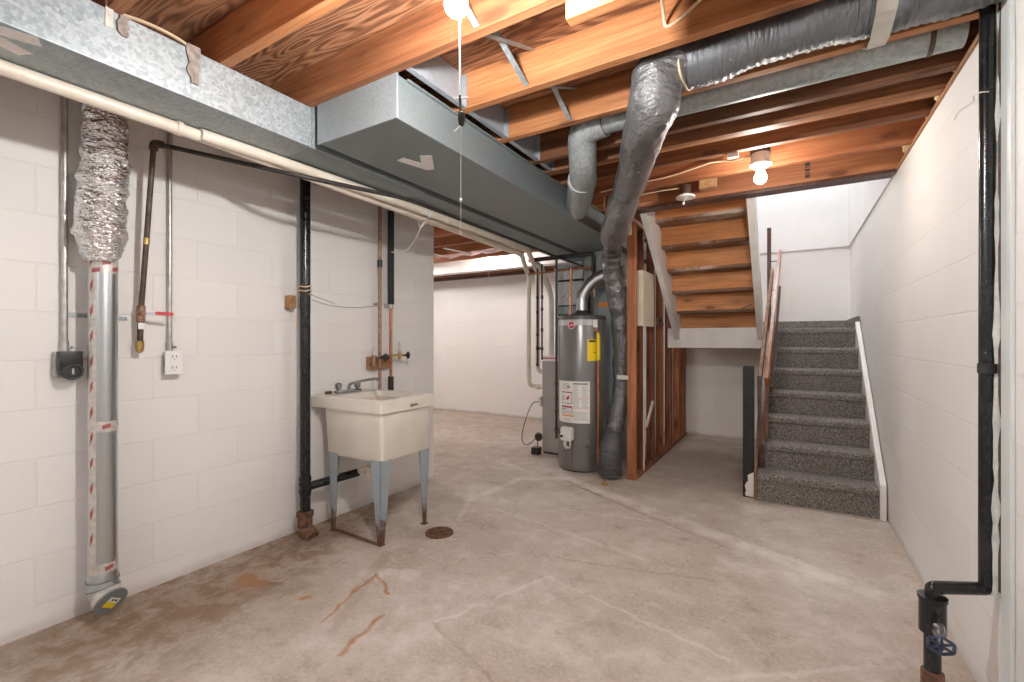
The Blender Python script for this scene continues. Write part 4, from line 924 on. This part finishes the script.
obj('drip_leg', cyl(B(), (-1.905, 3.97, .36), (-1.905, 3.97, .27), .0125, 12), 'ironbrown', t)
b = B(); cyl(b, (-1.905, 3.97, .375), (-1.905, 3.97, .33), .018, 12); obj('corner_tee', b, 'ironbrown', t)
b = B(); obox(b, (-1.94, 4.02, .74), (-1.94, 4.02, .88), (.045, 0, 0), (0, .001, 0))
# furnace
t = thing('furnace', (-2.05, 4.7, 0), 'grey furnace cabinet standing behind the water heater', 'furnace')
b = B(); box(b, -2.27, -1.80, 4.38, 5.05, .02, .985, .006); obj('lower_cabinet', b, 'furnace', t, 0)
b = B(); box(b, -2.275, -1.795, 4.375, 5.05, .985, 1.035, .004); obj('white_top_band', b, 'labelwhite', t, 0)
b = B(); box(b, -2.26, -1.81, 4.373, 4.376, 1.012, 1.024); obj('red_stripe', b, 'redlabel', t, 0)
b = B(); box(b, -2.26, -1.81, 4.39, 5.03, 0, .02); obj('base_plinth', b, 'slot', t, 0)
b = B(); box(b, -2.245, -1.95, 4.70, 5.06, 1.035, 1.48, .004); obj('middle_casing', b, 'casing', t, 0)
b = B(); box(b, -2.25, -1.94, 4.695, 5.06, 1.60, 1.86, .004); cc = obj('coil_casing', b, 'casing', t, 0)
b = B(); box(b, -2.245, -1.945, 4.70, 5.06, 1.50, 1.585, .004); obj('casing_collar', b, 'bluegrey', t, 0)
obj('dark_joint', box(B(), -2.24, -1.95, 4.71, 5.05, 1.48, 1.60), 'slot', t, 0); obj('dark_joint', box(B(), -2.24, -1.95, 4.71, 5.05, 1.86, 1.885), 'slot', t, 0)
b = B(); box(b, -2.25, -1.94, 4.70, 5.06, 1.885, 2.078, .004); obj('plenum', b, 'casing', t, 0)
for x in (-2.17, -2.10):
    b = B(); lathe(b, [(.016, 0), (.016, .02), (.010, .022), (.010, .04), (0, .04)], (x, 4.696, 1.70), (0, -1, 0), 14); obj('port_cap', b, 'white', cc)
b = B(); box(b, -1.938, -1.90, 4.80, 5.05, 1.49, 2.07); obj('side_recess', b, 'slot', t, 0)
b = B(); box(b, -2.06, -2.0, 4.374, 4.378, .60, .76); obj('orange_sticker', b, 'orange', t, 0)
b = B(); box(b, -2.10, -2.06, 4.345, 4.38, 1.16, 1.32, .003); 
b.free()
t = thing('air_handler_cabinet', (-1.56, 4.8, 0), 'blue grey metal cabinet with an orange sticker behind the heater', 'cabinet')
b = B(); box(b, -1.78, -1.38, 4.55, 5.15, 0, 1.73, .006); bc = obj('cabinet_body', b, 'bluegrey', t, 0)
b = B(); box(b, -1.785, -1.375, 4.545, 5.15, 1.70, 1.732, .003); obj('top_lip', b, 'bluegrey', t, 0)
b = B(); box(b, -1.70, -1.58, 4.546, 4.55, 1.55, 1.60); obj('orange_sticker', b, 'orange', bc, 0)
# small black gas risers left of the furnace
t = thing('gas_riser', (-2.37, 4.46, 1.05), 'thin black riser pipe with a capped stub beside the white drain pipes', 'pipe')
obj('pipe_run', cyl(B(), (-2.37, 4.46, 2.02), (-2.37, 4.46, .93), .0095, 10), 'iron', t)
for z in (1.66, 1.50, 1.25): obj('coupling', cyl(B(), (-2.37, 4.46, z), (-2.37, 4.46, z + .03), .015, 10), 'iron', t)
obj('end_plug', cyl(B(), (-2.37, 4.46, .95), (-2.37, 4.46, .925), .016, 10), 'iron', t)
b = B(); sweep(b, [(-2.37, 4.46, 1.12), (-2.30, 4.46, 1.12)], .011, 10); cyl(b, (-2.37, 4.46, 1.10), (-2.37, 4.46, 1.14), .016, 10); obj('side_stub', b, 'iron', t)
t = thing('gas_riser', (-2.29, 4.44, 1.05), 'thin black riser pipe going down into the furnace top', 'pipe')
obj('pipe_run', cyl(B(), (-2.262, 4.36, 2.02), (-2.262, 4.36, 1.0), .0095, 10), 'iron', t)
for z in (1.65, 1.52, 1.3, 1.10): obj('coupling', cyl(B(), (-2.262, 4.36, z), (-2.262, 4.36, z + .035), .015, 10), 'iron', t)
# outlet, cord and pump by the furnace
t = thing('condensate_pump', (-2.31, 4.33, 0), 'small black condensate pump on the floor beside the furnace', 'pump')
b = B(); box(b, -2.345, -2.265, 4.27, 4.36, 0, .075, .005); obj('reservoir', b, 'blackplastic', t, 0)
b = B(); cyl(b, (-2.29, 4.33, .19), (-2.265, 4.29, .185), .04, 20); cyl(b, (-2.295, 4.335, .19), (-2.262, 4.285, .185), .022, 16); obj('motor', b, 'ink', t)
b = B(); cyl(b, (-2.30, 4.33, .07), (-2.29, 4.325, .17), .006, 8); obj('hose', b, 'greycable', t)
b = B(); sweep(b, crom([(-2.30, 4.36, .55), (-2.36, 4.33, .53), (-2.42, 4.30, .38), (-2.46, 4.28, .20), (-2.44, 4.27, .11), (-2.38, 4.28, .10), (-2.32, 4.31, .16), (-2.29, 4.325, .18)], 8), .005, 8); obj('power_cord', b, 'greycable', t)
b = B(); box(b, -2.30, -2.27, 4.36, 4.40, .50, .60, .003)
tag(obj('wall_outlet', b, 'strap', None, 0), 'small grey outlet box on the furnace side', 'outlet')
b = B(); box(b, -1.345, -1.30, 3.66, 3.69, 0, .022, .006); cyl(b, (-1.32, 3.67, .022), (-1.32, 3.67, .04), .014, 12)
tag(obj('small_fitting', b, 'brass', None, 30), 'small metal fitting lying on the floor in front of the black duct', 'fitting')

# ================================================================== STUD WALL
t = thing('stud_wall', (-1.19, 5, 0), 'open stud partition of red brown boards beside the water heater', 'stud wall')
SXa, SXb = -1.21, -1.135
obj('bottom_plate', box(B(), SXa - .005, SXb + .005, 3.93, 6.198, .001, .038, .003), 'stud', t, 0)
obj('top_plate', box(B(), SXa, SXb, 3.73, 6.198, 2.21, 2.248, .003), 'stud', t, 0)
for i, y in enumerate((3.935, 4.17, 4.55, 4.93, 5.33, 5.74, 6.14)):
    x = random.uniform(-.004, .004); obj('stud', box(B(), SXa + x, SXb + x, y, y + .042, .038, 2.21, .003), 'stud' if i in (0, 3, 5) else 'stud_dark', t, 0)
b = B(); box(b, -1.25, -1.17, 3.915, 3.934, 2.115, 2.21, .003)
tag(obj('cream_block', b, 'cream', None, 0), 'cream block on top of the end stud under the black duct', 'block')
t = thing('panel_box', (-1.165, 4.12, 1.33), 'cream metal box mounted on the studs below the stair stringer', 'box')
obj('box_body', box(B(), -1.225, -1.112, 4.09, 4.166, 1.335, 1.83, .004), 'cream', t, 0)
obj('side_cover', box(B(), -1.132, -1.112, 4.166, 4.46, 1.335, 1.83, .003), 'cream', t, 0)
b = B(); cyl(b, (-1.124, 4.15, 1.335), (-1.124, 4.15, .038), .0065, 10)
tag(obj('white_conduit', b, 'pvcw'), 'thin white tube running down from the cream box to the floor plate', 'conduit')
b = B(); obox(b, (-1.12, 4.6, 1.40), (-1.12, 4.72, 1.45), (.006, 0, 0), (0, -.004, .012)); obox(b, (-1.12, 4.72, 1.45), (-1.12, 4.86, 1.36), (.006, 0, 0), (0, .004, .012)); obox(b, (-1.12, 4.6, 1.39), (-1.12, 4.86, 1.36), (.006, 0, 0), (0, 0, .012))
tag(obj('steel_bracket', b, 'rail_dark', None, 0), 'dark triangular bracket on the studs beside the cream box', 'bracket')
b = B(); obox(b, (-1.12, 4.22, .42), (-1.12, 4.45, .62), (.008, 0, 0), (0, -.012, .012))
tag(obj('pale_lath', b, 'cream', None, 0), 'short pale stick leaning slanted between the first studs', 'stick')

# ================================================================== STAIRS
RUN, RISE, YS = .222, .1865, 3.92
ZL = RISE * 7 + .025
t = thing('lower_stairs', (.15, 4.5, 0), 'grey speckled carpeted stairs rising to a landing along the right wall', 'stairs')
prof = []
for k in range(7):
    y = YS + RUN * k; z0 = .205 * (1 if k else 0) + (RISE * k if k else 0) - (RISE if k else 0); z1 = .205 + RISE * k if k < 7 else 0
    z0 = 0 if k == 0 else .205 + RISE * (k - 1)
    prof += [(y + .012, z0 + (.0 if k == 0 else .0)), (y + .010, z1 - .055), (y - .004, z1 - .045)]
    for a in range(0, 91, 18):
        prof.append((y - .004 + .022 * (1 - math.cos(math.radians(a))), z1 - .022 + .022 * math.sin(math.radians(a))))
prof += [(6.19, prof[-1][1]), (6.19, prof[-1][1] - .16), (YS + RUN * 6 + .1, prof[-1][1] - .16), (YS + .35, 0)]
b = B(); prism(b, [(-.212, y, z) for y, z in prof], (.727, 0, 0)); st = obj('carpet_runner', b, 'carpet', t, 30)
ZL = .205 + RISE * 6
b = B(); box(b, -.9, .545, 6.165, 6.19, ZL, ZL + .10); box(b, .53, .547, 5.28, 6.17, ZL - .02, ZL + .105); obj('carpet_skirting', b, 'carpet', t, 0)
def slope(y): return .205 + (y - YS) * RISE / RUN
b = B(); y1 = YS + RUN * 6 + .03
prism(b, [(.516, YS - .012, 0), (.516, YS - .012, .235), (.516, y1, slope(y1) + .03), (.516, y1, slope(y1) - .25), (.516, YS + .25, 0)], (.034, 0, 0)); obj('white_stringer', b, 'paint', t, 0)
b = B(); ya = YS + .18
prism(b, [(-.213, ya, slope(ya) - .20), (-.213, ya, slope(ya) + .03), (-.213, 5.2, slope(5.2) + .05), (-.213, 5.2, slope(5.2) - .2)], (.045, 0, 0)); obj('inner_stringer', b, 'rail_dark', t, 0)
b = B(); prism(b, [(-.232, YS - .0, 0), (-.232, YS - .0, .22), (-.232, 5.2, slope(5.2) + .05), (-.232, 5.2, slope(5.2) - .25), (-.232, YS + .3, 0)], (.018, 0, 0)); obj('outer_skirt', b, 'rail_light', t, 0)
# landing
t = thing('stair_landing', (-.7, 5.6, 1.14), 'white edged landing platform under the upper flight', 'landing')
b = B(); box(b, -1.13, -.235, 5.12, 5.16, 1.128, 1.335, .003); obj('fascia_board', b, 'paint', t, 0)
b = B(); box(b, -1.13, -.235, 5.16, 6.19, 1.145, 1.318); obj('platform', b, 'stair_wood', t, 0)
# upper flight seen from underneath
t = thing('upper_stairs', (-.65, 4.5, 1.33), 'open underside of the upper wooden stair flight between white stringers', 'stairs')
YU = 5.20; zU = lambda k: 1.324 + RISE * k
for k in range(6):
    y = YU - RUN * k
    obj('riser', box(B(), -1.005, -.275, y - .018, y, zU(k) - .02, zU(k + 1) - .028, .002), 'stair_wood', t, 0)
    if k < 6: obj('tread', box(B(), -1.005, -.275, y - RUN - .02, y + .02, zU(k + 1) - .028, zU(k + 1), .003), 'tread_wood', t, 0)
def uz(y): return 1.324 + (YU - y) * RISE / RUN
for x0, x1 in ((-1.055, -1.005), (-.275, -.228)):
    yb, yt = 5.13, 3.72
    b = B(); prism(b, [(x0, yb, uz(yb) - .18), (x0, yb + .05, uz(yb) - .02), (x0, yb, uz(yb) + .10), (x0, yt, uz(yt) + .10), (x0, yt, 2.26), (x0, yt + .06, 2.24)], (x1 - x0, 0, 0)); obj('stringer', b, 'paint', t, 0)
b = B(); sweep(b, crom([(-1.0, 4.93, 1.50), (-.85, 4.90, 1.49), (-.6, 4.88, 1.485), (-.42, 4.88, 1.50), (-.30, 4.86, 1.55)], 8), .006, 8); obj('stapled_cable', b, 'greycable', t)
# railing
t = thing('stair_railing', (-.17, 4.6, .6), 'worn wooden handrail boards sloping up beside the carpeted stairs', 'railing')
def board(p, q, w, hgt, mat, name):
    p, q = V(p), V(q); d = (q - p).normalized(); s = V((1, 0, 0)); s = (s - d * s.dot(d)).normalized(); hh = d.cross(s)
    return obj(name, obox(B(), p, q, s * w, hh * hgt, .004), mat, t, 0)
board((-.155, 4.06, .88), (-.085, 5.2, 2.05), .013, .055, 'rail', 'handrail')
board((-.205, 4.04, .84), (-.145, 5.05, 1.86), .012, .045, 'rail_light', 'outer_board')
board((-.13, 4.3, .80), (-.085, 5.2, 1.72), .010, .03, 'rail_dark', 'lower_rail')
board((-.200, 4.03, .38), (-.205, 4.035, .93), .012, .03, 'rail_dark', 'short_newel')
board((-.165, 4.26, .42), (-.16, 4.27, 1.08), .012, .03, 'rail_light', 'lower_baluster')
b = B(); box(b, -.193, -.158, 5.16, 5.20, 1.33, 2.31, .003); obj('baluster', b, 'rail_dark', t, 0)
for z in (1.98, 1.70):
    b = B(); cyl(b, (-.17, 5.18, z), (-.10, 5.18, z), .005, 8); obj('bracket', b, 'iron', t)
# newel post
t = thing('newel_post', (-.265, 3.99, 0), 'short black painted post with chipped white paint at the foot of the stairs', 'post')
obj('shaft', box(B(), -.312, -.237, 3.955, 4.04, 0, 1.005, .004), 'blackpaint', t, 0)
b = B(); rnd = random.Random(4); L = [(-.236, 3.9535, .01)]
P_ = [(-.284 + rnd.uniform(-.014, .012), 3.9535, .012 + i * .02) for i in range(9)]
prism(b, [(-.237, 3.954, .01), (-.237, 3.954, .20)] + [(x, 3.954, z) for x, y, z in P_[::-1]], (0, -.002, 0)); obj('chipped_paint', b, 'paint', t, 0)

# ================================================================== RIGHT WALL
t = thing('riser_pipe', (.5, 1.99, 0), 'black pipe on the right wall bending out to a blue wheel valve', 'pipe')
obj('upright_run', sweep(B(), fillet([(.525, 1.985, 2.42), (.527, 2.004, .424), (.384, 1.925, .424), (.384, 1.925, .37)], .012, 5), .0195, 20, True, lambda p, i, a: .0012 * noise.noise(p * 40)), 'stack', t, 50)
obj('wrap_joint', cyl(B(), (.525, 1.99, 1.10), (.525, 1.99, 1.13), .0225, 20), 'foam', t)
b = B(); lathe(b, [(.026, .40), (.0375, .398), (.0375, .388), (.034, .385), (.034, .285), (.026, .28)], (.384, 1.925, 0), n=28); vb = obj('valve_body', b, 'stack', t)
obj('lower_run', cyl(B(), (.384, 1.925, .30), (.384, 1.925, .0), .022, 20), 'stack', t)
b = B(); lathe(b, [(.024, .165), (.029, .16), (.029, .10), (.025, .095)], (.384, 1.925, 0), n=24); obj('rusty_collar', b, 'rust', t)
vd = V((-.10, -.92, -.30)).normalized(); vp = V((.392, 1.90, .318))
b = B(); cyl(b, vp, vp + vd * .03, .016, 8); cyl(b, vp + vd * .03, vp + vd * .075, .007, 10); obj('valve_stem', b, 'chrome', vb)
b = B(); wheel(b, vp + vd * .075, vd, .030, .0045, 6, 30); obj('wheel_handle', b, 'bluevalve', vb)
b = B(); pts = [(.548, 1.993 + .004 * math.sin(i * .9), .41 + i * .045) for i in range(41)]
sweep(b, pts, [.0155 + .006 * noise.noise(V((i * .7, 1, 2))) for i in range(41)], 10, True, lambda p, i, a: .004 * noise.noise(p * 35)); 
tag(obj('putty_bead', b, 'putty'), 'lumpy grey putty bead between the black pipe and the right wall', 'putty')
b = B(); box(b, .549, .5595, 1.895, 1.968, .0, 2.235, .002)  # grey-white raised strip on the block wall
tag(obj('wall_grey_strip', b, 'greystrip', None, 0), 'smooth grey white vertical strip on the right wall beside the black pipe', 'strip')
b = B(); cyl(b, (.541, 1.99, 2.235), (.541, 1.99, .42), .004, 8); b.free()
b = B(); cyl(b, (.552, 1.979, 2.235), (.552, 1.979, .43), .0055, 8)
tag(obj('thin_conduit', b, 'ironbrown'), 'thin rusty rod running down beside the putty on the right wall', 'rod')
cable([(.55, 1.985, 1.968), (.505, 1.965, 1.968), (.495, 1.995, 1.975), (.545, 2.2, 2.035), (.553, 2.38, 2.078), (.556, 2.46, 2.075)], .002, 'string', 'thin white string trailing from the right black pipe', 'string', 6, 'string')

# ================================================================== CAMERA, WORLD
cam = bpy.data.cameras.new('camera'); cam.sensor_width = 36; cam.lens = 36 * 460 / 1024; cam.clip_start = .02
co = bpy.data.objects.new('camera', cam); COL.objects.link(co)
co.location = (0, 0, 1.2); co.rotation_euler = (PI / 2, 0, math.atan(278 / 460))
SC.camera = co
w = bpy.data.worlds.new('world'); SC.world = w; w.use_nodes = True
w.node_tree.nodes['Background'].inputs[0].default_value = (.8, .85, .9, 1); w.node_tree.nodes['Background'].inputs[1].default_value = .3
SC.view_settings.view_transform = 'Standard'; SC.view_settings.look = 'None'; SC.view_settings.gamma = 1; SC.view_settings.use_curve_mapping = False
SC.view_settings.exposure = 1.32
SC.cycles.max_bounces = 10; SC.cycles.diffuse_bounces = 7; SC.cycles.glossy_bounces = 4
SC.cycles.sample_clamp_indirect = 6.0
SC.cycles.use_denoising = True
